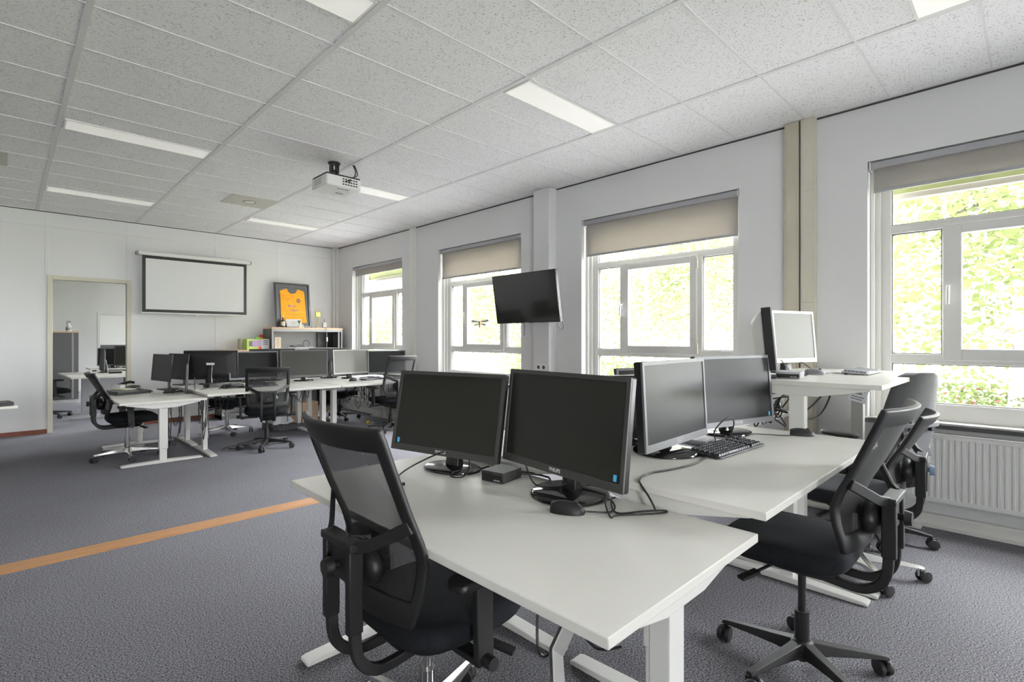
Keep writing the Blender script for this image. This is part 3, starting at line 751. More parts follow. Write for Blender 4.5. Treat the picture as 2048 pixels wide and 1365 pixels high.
def office_chair(x, y, face, label, chrome=False, arms=False, spin=0.3, top=1.10, upholstered=False, group='black swivel office chairs', mesh='mesh', knob='black', lift=0.0, arm_dz=-0.03):
    t = thing('office_chair', label, 'chair', (x, y, 0), R(face-90), group)
    sz = (top-lift-0.515)/(1.10-0.515)
    chair_base(t, chrome, spin)
    low = set(t.children)
    # seat
    lo = []
    for w, d, z in ((0.40, 0.40, 0.418), (0.465, 0.455, 0.424), (0.488, 0.478, 0.445), (0.49, 0.48, 0.468), (0.475, 0.465, 0.487), (0.43, 0.42, 0.496), (0.25, 0.25, 0.492)):
        L_ = superloop(w, d, z, 40, 3.6, 0.045)
        lo.append([(px, py, pz-0.020*max(0, (py-0.17)/0.1)**2) for px, py, pz in L_])
    obj('seat', MB().loft(lo), 'fabric', t, smooth=60)
    pan = MB(); pan.loft([superloop(0.30, 0.32, 0.395, 28, 4, 0.03), superloop(0.42, 0.41, 0.41, 28, 4, 0.04), superloop(0.43, 0.42, 0.424, 28, 4, 0.04)])
    obj('seat_pan', pan, 'black', t, smooth=50)
    me = MB(); me.loft([superloop(0.12, 0.20, 0.345, 20, 5, 0.0), superloop(0.17, 0.27, 0.365, 20, 5, 0.0), superloop(0.18, 0.29, 0.398, 20, 5, 0.0)])
    obj('mechanism', me, 'black', t, smooth=50)
    for sx in (-1, 1):
        lv = MB(); lv.tube([(sx*0.07, 0.07, 0.375), (sx*0.20, 0.10, 0.368), (sx*0.235, 0.12, 0.362)], 0.006, 8)
        lv.tube([(sx*0.20, 0.10, 0.368), (sx*0.275, 0.135, 0.352)], 0.01, 6, rect=(0.032, 0.012))
        obj('lever', lv, 'black', t)
    if not upholstered:
        us = [-1, -0.93, -0.86, -0.6, -0.35, -0.12, 0.12, 0.35, 0.6, 0.86, 0.93, 1]
        vs_ = [0, 0.07, 0.13, 0.2, 0.26, 0.31, 0.36, 0.42, 0.5, 0.6, 0.7, 0.8, 0.885, 0.94, 1.0]
        nu, nv = len(us), len(vs_)
        def corner(u, v):   # rounded corners
            return u
        pts = [back_point(u, v, 0, sz) for v in vs_ for u in us]
        fr, ms = MB(), MB(); ff, mf = [], []
        for j in range(nv-1):
            for i in range(nu-1):
                q = (j*nu+i, j*nu+i+1, (j+1)*nu+i+1, (j+1)*nu+i)
                ring_ = i < 2 or i > nu-4 or j < 2 or j > nv-4
                (ff if ring_ else mf).append(q)
        fr.add(pts, ff); ms.add(pts, mf)
        bf = obj('back_frame', fr, 'blackmat', t, smooth=50, solid=0.020, bevel=0.006)
        obj('back_mesh', ms, mesh, t, smooth=60)
        zc = 0.745 if sz > 0.95 else 0.70
        yb = -0.300
        sp = MB()
        for sx in (-1, 1):
            sp.box(sx*0.072-0.014, sx*0.072+0.014, yb-0.022, yb+0.022, 0.50, zc+0.012)
            path = [(sx*0.072, yb+0.002, 0.53), (sx*0.072, yb+0.004, 0.46), (sx*0.072, yb+0.018, 0.412), (sx*0.070, yb+0.055, 0.376), (sx*0.066, yb+0.11, 0.362), (sx*0.060, -0.05, 0.372)]
            sp.tube(spline(path, 5), 0.01, 6, rect=(0.024, 0.032), up=(0, 1, 0))
        sp.box(-0.094, 0.094, yb-0.024, yb+0.024, zc-0.010, zc+0.014)
        sp.box(-0.058, 0.058, yb-0.010, yb+0.010, zc-0.11, zc-0.01)
        obj('spine', sp, 'blackmat', t, bevel=0.004)
        for sx in (-1, 1):
            va = MB()
            jx = back_point(sx*0.97, 0.515, 0, sz)
            va.tube([(sx*0.080, yb, zc), (sx*0.12, yb+0.024, zc+0.010), (jx[0], jx[1]-0.012, zc+0.075)], 0.01, 6, rect=(0.014, 0.036), up=(0, 0, 1))
            obj('back_brace', va, 'blackmat', t, bevel=0.003)
        lp = MB()
        lay = []
        for yy, s_ in ((-0.215, 0.5), (-0.222, 0.92), (-0.240, 1.0), (-0.262, 0.92), (-0.270, 0.6)):
            lay.append([(0.115*s_*math.cos(2*PI*k/28), yy, zc-0.075+0.068*s_*math.sin(2*PI*k/28)) for k in range(28)])
        lp.loft(lay)
        obj('lumbar_pad', lp, 'black', t, smooth=60)
        kn = MB(); kn.cyl((0.0, yb-0.012, zc-0.066), (0.0, yb-0.034, zc-0.066), 0.012, 14); kn.cyl((0, yb-0.034, zc-0.066), (0, yb-0.056, zc-0.066), 0.028, 18, 0.024)
        obj('knob', kn, knob, t)
    else:
        lo = []
        prof = [(0.55, -0.235, 0.17), (0.60, -0.215, 0.205), (0.70, -0.200, 0.225), (0.82, -0.222, 0.222), (0.95, -0.252, 0.205), (1.05, -0.275, 0.185), (1.105, -0.290, 0.155), (1.125, -0.297, 0.10)]
        for z, yb, hw in prof:
            n = 30; l = []
            for k in range(n):
                a = 2*PI*k/n; c_, s_ = math.cos(a), math.sin(a)
                u = math.copysign(abs(c_)**0.55, c_); d_ = math.copysign(abs(s_)**0.8, s_)
                l.append((u*hw, yb+0.028*d_-0.045*(1-u*u), z))
            lo.append(l)
        obj('backrest', MB().loft(lo), 'greyfab', t, smooth=60, label='dark grey upholstered backrest')
        rg = MB(); pts = [(0.20*math.sin(a), -0.255-0.075*math.cos(a), 0.80) for a in [R(-105+210*k/24) for k in range(25)]]
        rg.tube(pts, 0.01, 8, rect=(0.014, 0.030), up=(0, 0, 1))
        obj('support_ring', rg, 'bezelgrey', t, bevel=0.004)
        sh = MB(); sh.loft([[(x*w_, yb2, z) for x, yb2 in ((-1, -0.30), (1, -0.30), (0.9, -0.275), (-0.9, -0.275))] for w_, z in ((0.15, 0.79), (0.115, 0.72), (0.09, 0.66), (0.12, 0.60))])
        obj('back_shell', sh, 'bezelgrey', t, bevel=0.006)
        lk = MB(); lk.tube([(0, -0.285, 0.62), (0, -0.29, 0.50), (0, -0.25, 0.41), (0, -0.10, 0.375)], 0.01, 6, rect=(0.07, 0.03))
        for sx in (-1, 1): lk.cbox((sx*0.085, -0.315, 0.815), (0.03, 0.02, 0.11))
        obj('spine', lk, 'black', t, bevel=0.004)
    if arms:
        for sx in (-1, 1):
            ar = MB(); xx = sx*0.285
            ar.tube([(sx*0.10, 0.0, 0.385), (sx*0.26, 0.0, 0.385), (xx, 0.0, 0.40)], 0.01, 6, rect=(0.05, 0.022))
            ar.tube([(xx, 0.0, 0.38), (xx, -0.004, 0.52+arm_dz*0.5), (xx+sx*0.008, -0.01, 0.665+arm_dz)], 0.01, 6, rect=(0.024, 0.062), up=(0, 1, 0))
            a_ = obj('armrest', ar, 'blackmat', t, bevel=0.004)
            pd = MB(); pd.loft([[(xx+sx*0.008+px, -0.0+py, 0.662+arm_dz+z) for px, py in rrect(0.085*s_, 0.25*s_, 0.035*s_, 5)] for z, s_ in ((0, 0.9), (0.006, 1.0), (0.022, 1.0), (0.028, 0.92))])
            obj('arm_pad', pd, 'black', a_, smooth=50)
            kk = MB(); kk.cyl((xx+sx*0.01, 0.0, 0.395), (xx+sx*0.045, 0.0, 0.395), 0.020, 14)
            obj('arm_knob', kk, 'black', a_)
    for o_ in t.children:
        if o_ not in low: o_.location.z = lift
    return t

C1 = office_chair(1.005, 1.425, 0, 'black mesh chair in front of the nearest desk, back turned to the view', chrome=True, arms=True, spin=R(185))
C2 = office_chair(2.295, 0.665, 90, 'black mesh chair without armrests on a black star base, nearest the right window', spin=R(-53), lift=0.06)
C3 = office_chair(3.50, 0.735, 94, 'mesh chair with chrome base squeezed behind the nearest right chair', chrome=True, spin=R(-76), top=0.94, knob='bluefoam')
C4 = office_chair(4.20, 0.78, 62, 'tall grey upholstered swivel chair beside the ribbed radiator', spin=R(-62), arms=True, upholstered=True, arm_dz=0.03)
C5 = office_chair(0.985, 7.18, 0, 'black mesh chair with chrome base beside the doorway', chrome=True, arms=True, spin=R(214), top=0.97, arm_dz=-0.075)
C6 = office_chair(2.30, 6.64, 74, 'black mesh chair with black base seen from behind at the middle far desk', arms=True, spin=R(-105), top=1.0, mesh='meshlight')
C7 = office_chair(2.24, 8.02, -95, 'chrome based chair tucked under the far desk, mostly hidden by cables', chrome=True, arms=True, spin=R(20))
C8 = office_chair(4.02, 6.62, 92, 'black mesh chair with armrests beside the far window wall', arms=True, spin=R(-70), mesh='meshlight')
C9 = office_chair(3.985, 8.16, -90, 'black based chair beyond the far desks near the corner radiator', arms=True, spin=R(10))

# ------------------------------------------------------------------ monitors
def monitor(x, y, z, yaw, tilt, w, h, gap, label, style='black', bez=0.017, foot='oval', logo=None, sticker=None, group='flat monitors', back_logo=None, off=0.07, flat=False, bottom=None, thick=0.05, stand=True):
    """x,y: panel centre front; yaw: where the screen faces (deg from +X); screen towards local -y"""
    a = R(yaw); n = (math.cos(a), math.sin(a))
    bx, by = x-n[0]*off, y-n[1]*off
    t = thing('monitor', label, 'monitor', (bx, by, z), a+PI/2, group)
    zc = gap+h/2*math.cos(R(tilt))
    T = Matrix.Translation((0, -off, zc)) @ Matrix.Rotation(-R(tilt), 4, 'X')
    fm = {'black': 'bezel', 'grey': 'bezelgrey', 'silver': 'silver', 'slim': 'blackmat'}[style]
    bb = bottom if bottom is not None else bez*1.5
    th = 0.012 if style == 'slim' else thick
    hs = MB()
    bnd = MB() if style == 'silver' else hs
    bnd.prism([(px, pz) for px, pz in rrect(w, h, 0.006, 2)], 0.006, th*0.55, 'y', T)
    if style == 'silver': obj('side_band', bnd, 'blackmat', t, bevel=0.002, label='black side band')
    o2 = rrect(w*0.94, h*0.92, 0.02, 3); i2 = rrect(w*0.62, h*0.62, 0.03, 3)
    hs.loft([[(px, th*0.55, pz) for px, pz in o2], [(px, th*0.8, pz) for px, pz in rrect(w*0.86, h*0.84, 0.03, 3)], [(px, th*1.15, pz) for px, pz in i2]], True, T)
    obj('housing', hs, 'black' if style != 'silver' else 'white', t, bevel=0.002)
    obj('bezel', MB().ring(w, h, bez, -0.002, 0.007, T, bb), fm, t, bevel=0.0015)
    sc = 'screen' if style == 'black' else ('screenpale' if style == 'silver' else 'screenmat')
    obj('screen', MB().box(-w/2+bez, w/2-bez, 0.002, 0.006, -h/2+bb, h/2-bez, T), sc, t, smooth=0)
    if logo:
        lo_ = text('logo', logo, 0.0185, 'logo', t, (0, 0, 0))
        lo_.matrix_local = T @ Matrix.Translation((0, -0.0026, -h/2+bb*0.5)) @ Matrix.Rotation(PI/2, 4, 'X')
        pl = obj('logo_plate', MB().prism([(-w*0.16, -h/2), (w*0.16, -h/2), (w*0.14, -h/2+bb*0.9), (-w*0.14, -h/2+bb*0.9)], -0.0024, 0.002, 'y', T), fm, t)
    elif style == 'silver':
        obj('logo', MB().prism([(px, pz-h/2+bb*0.5) for px, pz in rrect(0.05, 0.012, 0.005, 3)], -0.0035, 0.0, 'y', T), 'paper', t)
    if sticker:
        sx = sticker
        obj('energy_sticker', MB().box(sx*(w/2-bez-0.022)-0.007, sx*(w/2-bez-0.022)+0.007, 0.0012, 0.0026, -h/2+bb+0.004, -h/2+bb+0.026, T), 'cyan', t, label='small light blue sticker')
    if back_logo:
        bl = text('logo', back_logo, 0.040, 'logodim', t, (0, 0, 0))
        bl.matrix_local = T @ Matrix.Translation((0, th*0.66, h*0.40)) @ Matrix.Rotation(PI, 4, 'Z') @ Matrix.Rotation(PI/2, 4, 'X')
        obj('vent_label', MB().box(-0.05, 0.05, th*1.15, th*1.15+0.001, 0.005, 0.035, T), 'logo', t)
    if stand:
        nk = MB()
        if style == 'slim':
            nk.box(-0.028, 0.028, 0.010, 0.020, 0.006, zc); 
        else:
            nk.loft([[(px*1.15, py-0.005, 0.012) for px, py in rrect(0.07, 0.05, 0.012, 3)], [(px, py, gap+0.05) for px, py in rrect(0.062, 0.035, 0.010, 3)], [(px, py-off*0.35, zc) for px, py in rrect(0.062, 0.035, 0.010, 3)]])
        obj('stand_neck', nk, 'gloss' if style != 'silver' else 'black', t, smooth=40)
        fb = MB()
        if foot == 'oval':
            def ov(s_, zz): return [(0.145*s_*math.cos(2*PI*k/40), -0.02+0.105*s_*math.sin(2*PI*k/40), zz) for k in range(40)]
            fb.loft([ov(0.97, 0), ov(1.0, 0.004), ov(0.99, 0.010), ov(0.9, 0.016), ov(0.3, 0.020)])
        elif foot == 'disc':
            def ov(s_, zz): return [(0.15*s_*math.cos(2*PI*k/40), -0.015+0.15*s_*math.sin(2*PI*k/40), zz) for k in range(40)]
            fb.loft([ov(0.97, 0), ov(1.0, 0.004), ov(0.99, 0.012), ov(0.93, 0.020), ov(0.4, 0.024)])
        else:
            fb.prism(rrect(0.24, 0.17, 0.012, 3), 0, 0.012, 'z')
        obj('stand_base', fb, 'gloss' if foot != 'plate' else 'blackmat', t, smooth=40)
    return t

GN, GF = 'monitors on the near desks', 'monitors on the far desks'
monitor(1.410, 1.861, 0.74, -167.1, 10.8, 0.607, 0.373, 0.076, 'black monitor on the nearest desk beside the mesh chair', logo='PHILIPS', sticker=-1, group=GN, bottom=0.030)
monitor(1.479, 1.253, 0.74, 173.1, 6.7, 0.648, 0.379, 0.091, 'large black monitor on the nearest desk with the mouse at its round base', foot='disc', logo='PHILIPS', sticker=1, group=GN, bottom=0.030)
monitor(2.166, 1.136, 0.815, -79.4-8, 3.1, 0.618, 0.376, 0.049, 'tall grey monitor turned sideways at the left of the black keyboard', style='grey', foot='disc', logo='PHILIPS', group=GN, bottom=0.032, thick=0.07)
monitor(2.819, 1.139, 0.815, -104.7, 5.3, 0.619, 0.375, 0.055, 'dark grey monitor behind the black keyboard on the second desk', style='grey', logo='PHILIPS', sticker=1, group=GN, bottom=0.030, foot='oval')
monitor(3.88, 1.17, 1.10, -108.0, 5.0, 0.440, 0.356, 0.073, 'silver square monitor facing out on the standing desk', style='silver', foot='plate', group=GN, bez=0.018, bottom=0.030)
monitor(3.325, 1.115, 1.10, -71.5, 5.0, 0.43, 0.365, 0.055, 'silver monitor seen edge-on on the standing desk', style='silver', foot='plate', group=GN, bez=0.018, bottom=0.030, thick=0.10)
monitor(2.24, 1.57, 0.80, 60, 4, 0.58, 0.335, 0.012, 'black monitor seen from behind in the gap between the two large monitors', group=GN)
monitor(3.02, 1.80, 0.80, -104, 8, 0.50, 0.32, 0.03, 'monitor peeking over the dark monitor back in front of the middle window', style='grey', group=GN)
# far row
monitor(1.44, 7.88, 0.68, -169.0, 4.6, 0.565, 0.345, 0.115, 'slim matt grey monitor nearest the doorway on the low desk', style='slim', foot='plate', group=GF, bez=0.006, bottom=0.010)
monitor(1.655, 8.06, 0.715, -165, 4.6, 0.50, 0.345, 0.08, 'slim matt grey monitor, second from the doorway on the low desk', style='slim', foot='plate', group=GF, bez=0.006, bottom=0.010)
monitor(1.58, 7.25, 0.68, 165.5, 2, 0.54, 0.33, 0.02, 'very slim monitor standing edge-on on the low desk', style='slim', foot='plate', group=GF, bez=0.006, bottom=0.010)
monitor(2.05, 8.02, 0.715, 61, 3.9, 0.665, 0.40, 0.063, 'black monitor turned with its back to the view in the far row', group=GF, back_logo='PHILIPS', off=0.10, thick=0.055)
monitor(2.55, 7.85, 0.715, -94.5, 5.9, 0.648, 0.397, 0.048, 'grey monitor behind the high-backed chair in the far row', style='grey', group=GF)
monitor(3.156, 7.572, 0.715, -102.3, 3.9, 0.661, 0.403, 0.059, 'black screened monitor in the middle of the far row', group=GF, bez=0.02)
monitor(3.906, 7.587, 0.715, -85.8, 4.1, 0.622, 0.382, 0.073, 'silver edged monitor with a pale reflecting screen in the far row', style='silver', foot='oval', group=GF)
monitor(4.36, 7.28, 0.715, -104, 4.7, 0.615, 0.372, 0.068, 'grey monitor at the window end of the far row', style='grey', group=GF)
monitor(2.87, 8.06, 0.715, 86, 4, 0.64, 0.40, 0.075, 'monitor back whose top edge shows above the grey monitor in the far row', group=GF)
monitor(3.70, 7.95, 0.715, 84, 4, 0.62, 0.40, 0.075, 'dark monitor back showing between the black and the pale screens', group=GF)

# ------------------------------------------------------------------ small desk things
def keyboard(x, y, z, yaw, label, w=0.45, d=0.155, group='keyboards', deck='keydeck', keys='keys'):
    t = thing('keyboard', label, 'keyboard', (x, y, z), R(yaw), group)
    T = Matrix.Rotation(R(5), 4, 'X')
    b = MB(); b.prism([(-d/2, 0.004), (-d/2, 0.012), (d/2, 0.024), (d/2, 0.012)], -w/2, w/2, 'x')
    obj('deck', b, deck, t, bevel=0.003)
    k = MB(); cols = 20; rows = 6
    sl = (0.024-0.012)/d
    for r_ in range(rows):
        for c_ in range(cols):
            if c_ in (14, 17 if r_ > 3 else 99): continue
            if r_ == 0 and 3 < c_ < 9:
                if c_ > 4: continue
                xx0, xx1 = -w/2+0.012+4*(w-0.024)/cols, -w/2+0.012+9*(w-0.024)/cols
            else:
                xx0 = -w/2+0.012+c_*(w-0.024)/cols; xx1 = xx0+(w-0.024)/cols
            yy0 = -d/2+0.010+r_*(d-0.020)/rows; yy1 = yy0+(d-0.020)/rows
            g = 0.0016; zb = 0.012+sl*(yy0+d/2)
            k.loft([[(xx0+g, yy0+g, zb), (xx1-g, yy0+g, zb), (xx1-g, yy1-g, zb+sl*0.02), (xx0+g, yy1-g, zb+sl*0.02)],
                    [(xx0+g+.002, yy0+g+.002, zb+0.009), (xx1-g-.002, yy0+g+.002, zb+0.009), (xx1-g-.002, yy1-g-.002, zb+0.011), (xx0+g+.002, yy1-g-.002, zb+0.011)]])
    obj('keys', k, keys, t, smooth=0)
    f = MB(); f.cbox((-w/2+0.04, d/2-0.02, 0.006), (0.03, 0.012, 0.012)); f.cbox((w/2-0.04, d/2-0.02, 0.006), (0.03, 0.012, 0.012))
    obj('foot', f, 'black', t)
    return t

def mouse(x, y, z, yaw, label, group='computer mice', shell='blackmat'):
    t = thing('computer_mouse', label, 'mouse', (x, y, z), R(yaw), group)
    lo = []
    for f in [0, 0.03, 0.08, 0.15, 0.25, 0.35, 0.45, 0.55, 0.65, 0.75, 0.85, 0.92, 0.97, 1.0]:
        yy = -0.058+0.116*f
        hw = 0.034*math.sqrt(max(0.02, 1-(abs(f-0.45)/0.56)**2.6)); hz = 0.006+0.034*math.sqrt(max(0.02, 1-((f-0.42)/0.6)**2))
        lo.append([(hw*math.cos(a), yy, max(0.0, hz*math.sin(a)) if a <= PI else 0.0) for a in [PI*k/16 for k in range(17)]])
    obj('shell', MB().loft(lo), shell, t, smooth=80)
    wv = MB(); wv.cyl((-0.004, 0.026, 0.032), (0.004, 0.026, 0.032), 0.010, 14)
    obj('scroll_wheel', wv, 'rubber', t)
    return t

def mini_pc(x, y, z, yaw, w, d, h, label, body='pcgrey', face='black', group='small computers'):
    t = thing('mini_computer', label, 'computer', (x, y, z), R(yaw), group)
    obj('case', MB().prism(rrect(w, d, 0.006, 2), 0.002, h, 'z'), body, t, bevel=0.002)
    obj('front_panel', MB().box(-w/2+0.006, w/2-0.006, -d/2-0.002, -d/2+0.002, 0.006, h-0.012), face, t)
    p = MB(); p.cbox((w*0.16, -d/2-0.0025, 0.012), (0.014, 0.003, 0.005)); p.cbox((w*0.30, -d/2-0.0025, 0.012), (0.014, 0.003, 0.005))
    obj('port', p, 'greycable', t)
    f = MB(); [f.cbox((sx*(w/2-0.02), sy*(d/2-0.02), 0.001), (0.014, 0.014, 0.002)) for sx in (-1, 1) for sy in (-1, 1)]
    obj('foot', f, 'rubber', t)
    return t

mini_pc(1.502, 1.590, 0.74, -80-0, 0.115, 0.135, 0.045, 'small square grey computer between the two nearest monitors')
mouse(1.375, 1.125, 0.74, 205, 'black mouse in front of the round monitor base on the nearest desk')
keyboard(2.405, 1.012, 0.815, 0, 'black keyboard lying aslant on the second desk').rotation_euler = (0, 0, R(-3))
mouse(3.055, 0.885, 0.815, 200, 'black mouse alone near the far end of the second desk')
mini_pc(2.47, 1.195, 0.815, 10, 0.15, 0.13, 0.026, 'flat pale dock behind the black keyboard', body='pclight', face='black')
mini_pc(3.38, 1.045, 1.10, -80, 0.13, 0.19, 0.040, 'grey computer under the silver edge-on monitor', body='pclight', face='black')
mouse(3.79, 1.02, 1.10, 200, 'dark mouse beside the silver monitor stand', shell='bezelgrey')
keyboard(4.15, 0.83, 1.10, 0, 'light grey keyboard on the standing desk', w=0.44, d=0.15, keys='bezelgrey', deck='pclight')
keyboard(1.19, 7.72, 0.68, -80, 'black keyboard on the low desk near the doorway', w=0.34)
keyboard(4.02, 7.13, 0.715, 20, 'grey keyboard lying loose on the far desk by the window', keys='bezelgrey')
keyboard(4.42, 6.95, 0.715, -8, 'keyboard at the window end of the far desk behind the chair', keys='bezelgrey')
keyboard(2.36, 7.10, 0.715, 8, 'black keyboard buried among cables on the far desk', keys='keys')
mouse(3.66, 7.06, 0.715, 60, 'dark mouse on the far desk between the black and pale screens')
mini_pc(1.92, 7.42, 0.715, 15, 0.20, 0.14, 0.05, 'black computer box under the turned monitor among cables', body='black')
# items on the low desk
t = thing('desk_phone', 'black desk phone at the doorway end of the low desk', 'telephone', (1.10, 7.98, 0.68), R(-70))
obj('body', MB().prism([(-0.10, 0.0), (-0.10, 0.02), (0.10, 0.07), (0.10, 0.0)], -0.085, 0.085, 'x'), 'blackmat', t, bevel=0.004)
hs = MB(); hs.tube(spline([(-0.05, -0.10, 0.06), (-0.05, -0.06, 0.085), (-0.05, 0.04, 0.11), (-0.05, 0.10, 0.10)], 5), 0.017, 10)
obj('handset', hs, 'black', t)
bt = MB(); [bt.cbox((0.02+0.022*i, -0.05+0.03*j, 0.035+0.0075*j), (0.016, 0.02, 0.01)) for i in range(3) for j in range(4)]
obj('keypad', bt, 'bezel', t)
t = thing('ring_binder', 'black flat binder stack on the low desk edge beside the chair', 'binder', (1.0, 7.62, 0.68), R(-75))
obj('lower_cover', MB().box(-0.16, 0.16, -0.12, 0.12, 0.0, 0.028), 'blackmat', t, bevel=0.003)
obj('upper_cover', MB().box(-0.15, 0.16, -0.115, 0.11, 0.028, 0.046), 'bezel', t, bevel=0.003)
t = thing('notepad', 'cream notepad lying on the black binder', 'notepad', (1.03, 7.70, 0.726), R(-60))
obj('pages', MB().box(-0.105, 0.105, -0.07, 0.07, 0, 0.012), 'cream', t, bevel=0.001)
t = thing('white_carton', 'small white carton standing on the low desk behind the binder', 'box', (0.99, 7.84, 0.68), R(-60))
obj('carton', MB().box(-0.07, 0.07, -0.03, 0.03, 0, 0.10), 'paper', t, bevel=0.002)
obj('flap', MB().box(-0.07, 0.07, -0.031, -0.030, 0.075, 0.10), 'white', t)

# ------------------------------------------------------------------ cables
Z1, Z2, Z3, ZF, ZL = 0.744, 0.819, 1.104, 0.719, 0.684
cable('display_cable', [(1.586, 1.764, Z1+0.004), (1.52, 1.775, Z1), (1.45, 1.765, Z1+0.012), (1.39, 1.775, Z1+0.012), (1.365, 1.755, Z1), (1.40, 1.722, Z1), (1.445, 1.735, Z1+0.035), (1.447, 1.752, Z1+0.085), (1.42, 1.785, Z1+0.105), (1.37, 1.85, Z1+0.085), (1.30, 1.93, Z1+0.035), (1.235, 1.95, Z1), (1.17, 1.87, Z1), (1.145, 1.815, Z1)],
      'black display cable looping around the nearest left monitor base', 0.0035)
cable('plug_end', [(1.155, 1.795, Z1+0.003), (1.13, 1.80, Z1+0.003)], 'small black cable plug lying beside the mesh chair on the nearest desk', 0.007, cat='plug')
cable('computer_cable', [[(1.56, 1.56, 0.755), (1.62, 1.52, 0.752), (1.65, 1.46, 0.745), (1.60, 1.40, 0.746)], [(1.565, 1.60, 0.758), (1.63, 1.57, 0.75), (1.66, 1.50, 0.744)], [(1.57, 1.62, 0.752), (1.62, 1.63, 0.744), (1.63, 1.72, 0.744)]],
      'short black cables behind the small square computer', 0.004)
cable('mouse_cable', [(1.405, 1.075, Z1+0.004), (1.47, 1.02, Z1), (1.53, 1.04, Z1), (1.56, 1.08, Z1+0.008), (1.50, 1.06, Z1+0.02), (1.43, 0.99, Z1), (1.46, 0.985, Z1), (1.53, 0.93, Z1), (1.60, 0.885, Z1), (1.615, 0.90, Z1), (1.56, 0.945, Z1), (1.48, 1.00, Z1), (1.55, 1.07, Z1+0.012), (1.62, 1.10, Z1)],
      'coiled black mouse cable at the round monitor base on the nearest desk', 0.003)
cable('power_cable', [(1.50, 1.45, Z1+0.09), (1.46, 1.36, Z1+0.03), (1.50, 1.28, Z1+0.03), (1.56, 1.22, Z1+0.06)], 'thin black cable sagging under the large nearest monitor', 0.003)
cable('edge_cable', [(2.24, 1.05, Z2), (2.16, 1.01, Z2), (2.03, 0.99, Z2), (1.88, 1.01, Z2), (1.76, 1.04, Z2), (1.66, 1.02, Z2), (1.612, 0.985, Z2-0.004), (1.603, 0.94, 0.77), (1.60, 0.90, 0.70), (1.60, 0.86, 0.60)],
      'black cable hanging over the edge of the second desk', 0.004)
cable('mouse_lead', [(3.0, 0.915, Z2), (2.96, 0.95, Z2), (2.93, 1.02, Z2), (2.88, 1.09, Z2), (2.74, 1.10, Z2), (2.62, 1.17, Z2)], 'thin black mouse lead on the second desk', 0.0025)
cable('dock_cable', [(2.49, 1.10, Z2), (2.44, 1.09, Z2+0.07), (2.52, 1.06, Z2+0.13), (2.62, 1.07, Z2+0.09), (2.60, 1.10, Z2), (2.55, 1.18, Z2)], 'black cable arch in front of the dark grey monitor', 0.0035)
cable('standing_desk_cable', [[(3.95, 1.0, Z3), (4.02, 0.96, Z3), (4.0, 0.90, Z3), (4.0, 0.88, Z3)], [(3.75, 1.05, Z3), (3.68, 1.10, Z3), (3.60, 1.12, Z3)], [(3.70, 1.20, Z3+0.09), (3.64, 1.10, Z3), (3.62, 1.02, Z3)], [(3.95, 1.2, Z3+0.10), (3.88, 1.08, Z3+0.04), (3.84, 1.02, Z3), (3.97, 1.0, Z3)]],
      'thin leads around the silver monitor on the standing desk', 0.003)
cable('hanging_cable', [[(3.70, 0.90, 1.04), (3.67, 0.91, 0.96), (3.56, 0.92, 0.885), (3.44, 0.93, 0.862), (3.30, 0.95, 0.87)], [(3.60, 0.90, 1.04), (3.53, 0.92, 0.985), (3.43, 0.94, 0.935), (3.32, 0.96, 0.90)]],
      'two black cables curving below the standing desk beside its leg', 0.006)
def tangle(name, c, size, n, label, r=0.004, seed=1, drop=None):
    q = random.Random(seed); st = []
    for k in range(n):
        p = []
        a = q.uniform(0, 6.28)
        for j in range(7):
            a += q.uniform(0.6, 1.5)
            p.append((c[0]+size[0]*math.cos(a)*q.uniform(0.3, 1), c[1]+size[1]*math.sin(a)*q.uniform(0.3, 1), c[2]+size[2]*(q.uniform(-1, 1))))
        st.append(p)
    return cable(name, st, label, r)
tangle('cable_tangle', (3.37, 1.15, 0.88), (0.10, 0.10, 0.12), 7, 'messy knot of black cables behind the dark grey monitor', 0.005, 3)
def hang(name, x0, x1, y, ztop, zlow, n, label, seed, r=0.004):
    q = random.Random(seed); st = []
    for k in range(n):
        a = x0+(x1-x0)*q.random(); b = min(x1, max(x0, a+q.uniform(-0.25, 0.25))); zl = ztop-(ztop-zlow)*q.uniform(0.3, 1)
        yy = y+q.uniform(-0.06, 0.06)
        m = (a+b)/2
        st.append([(a, yy, ztop), (a*0.85+m*0.15, yy+q.uniform(-0.04, 0.04), (ztop+zl)/2), (m, yy+q.uniform(-0.06, 0.06), zl), (b*0.85+m*0.15, yy, (ztop+zl)/2+q.uniform(-0.05, 0.05)), (b, yy+q.uniform(-0.03, 0.03), ztop)])
    return cable(name, st, label, r)
hang('hanging_cables', 1.57, 1.64, 6.60, 0.66, 0.10, 6, 'thick bundle of black cables hanging between the low desk and the far row', 5)
hang('desk_cables', 1.30, 1.46, 6.95, 0.62, 0.03, 4, 'black cables trailing to the floor below the low desk', 6)
hang('loose_cables', 1.9, 2.5, 7.25, 0.66, 0.30, 7, 'black cables drooping under the far desk behind the middle mesh chair', 8)
hang('looped_cables', 2.75, 3.25, 7.25, 0.66, 0.18, 6, 'black cable loops under the far desk beside the cartons', 9)
hang('window_cables', 3.65, 4.35, 7.28, 0.66, 0.26, 16, 'dense black cable loops under the far desk by the window wall', 10)
tangle('cable_pile', (2.05, 7.13, 0.745), (0.17, 0.09, 0.028), 9, 'heap of black cables on the far desk below the turned monitor', 0.005, 12)
tangle('cable_heap', (2.42, 7.24, 0.738), (0.20, 0.07, 0.02), 8, 'heap of black cables on the far desk in front of the grey monitor', 0.005, 13)
tangle('lead_pile', (4.05, 7.2, 0.738), (0.22, 0.07, 0.02), 6, 'black leads heaped in front of the pale monitor', 0.004, 14)
tangle('corner_leads', (4.42, 7.12, 0.738), (0.16, 0.07, 0.02), 6, 'grey black leads heaped at the window end of the far desk', 0.004, 15)
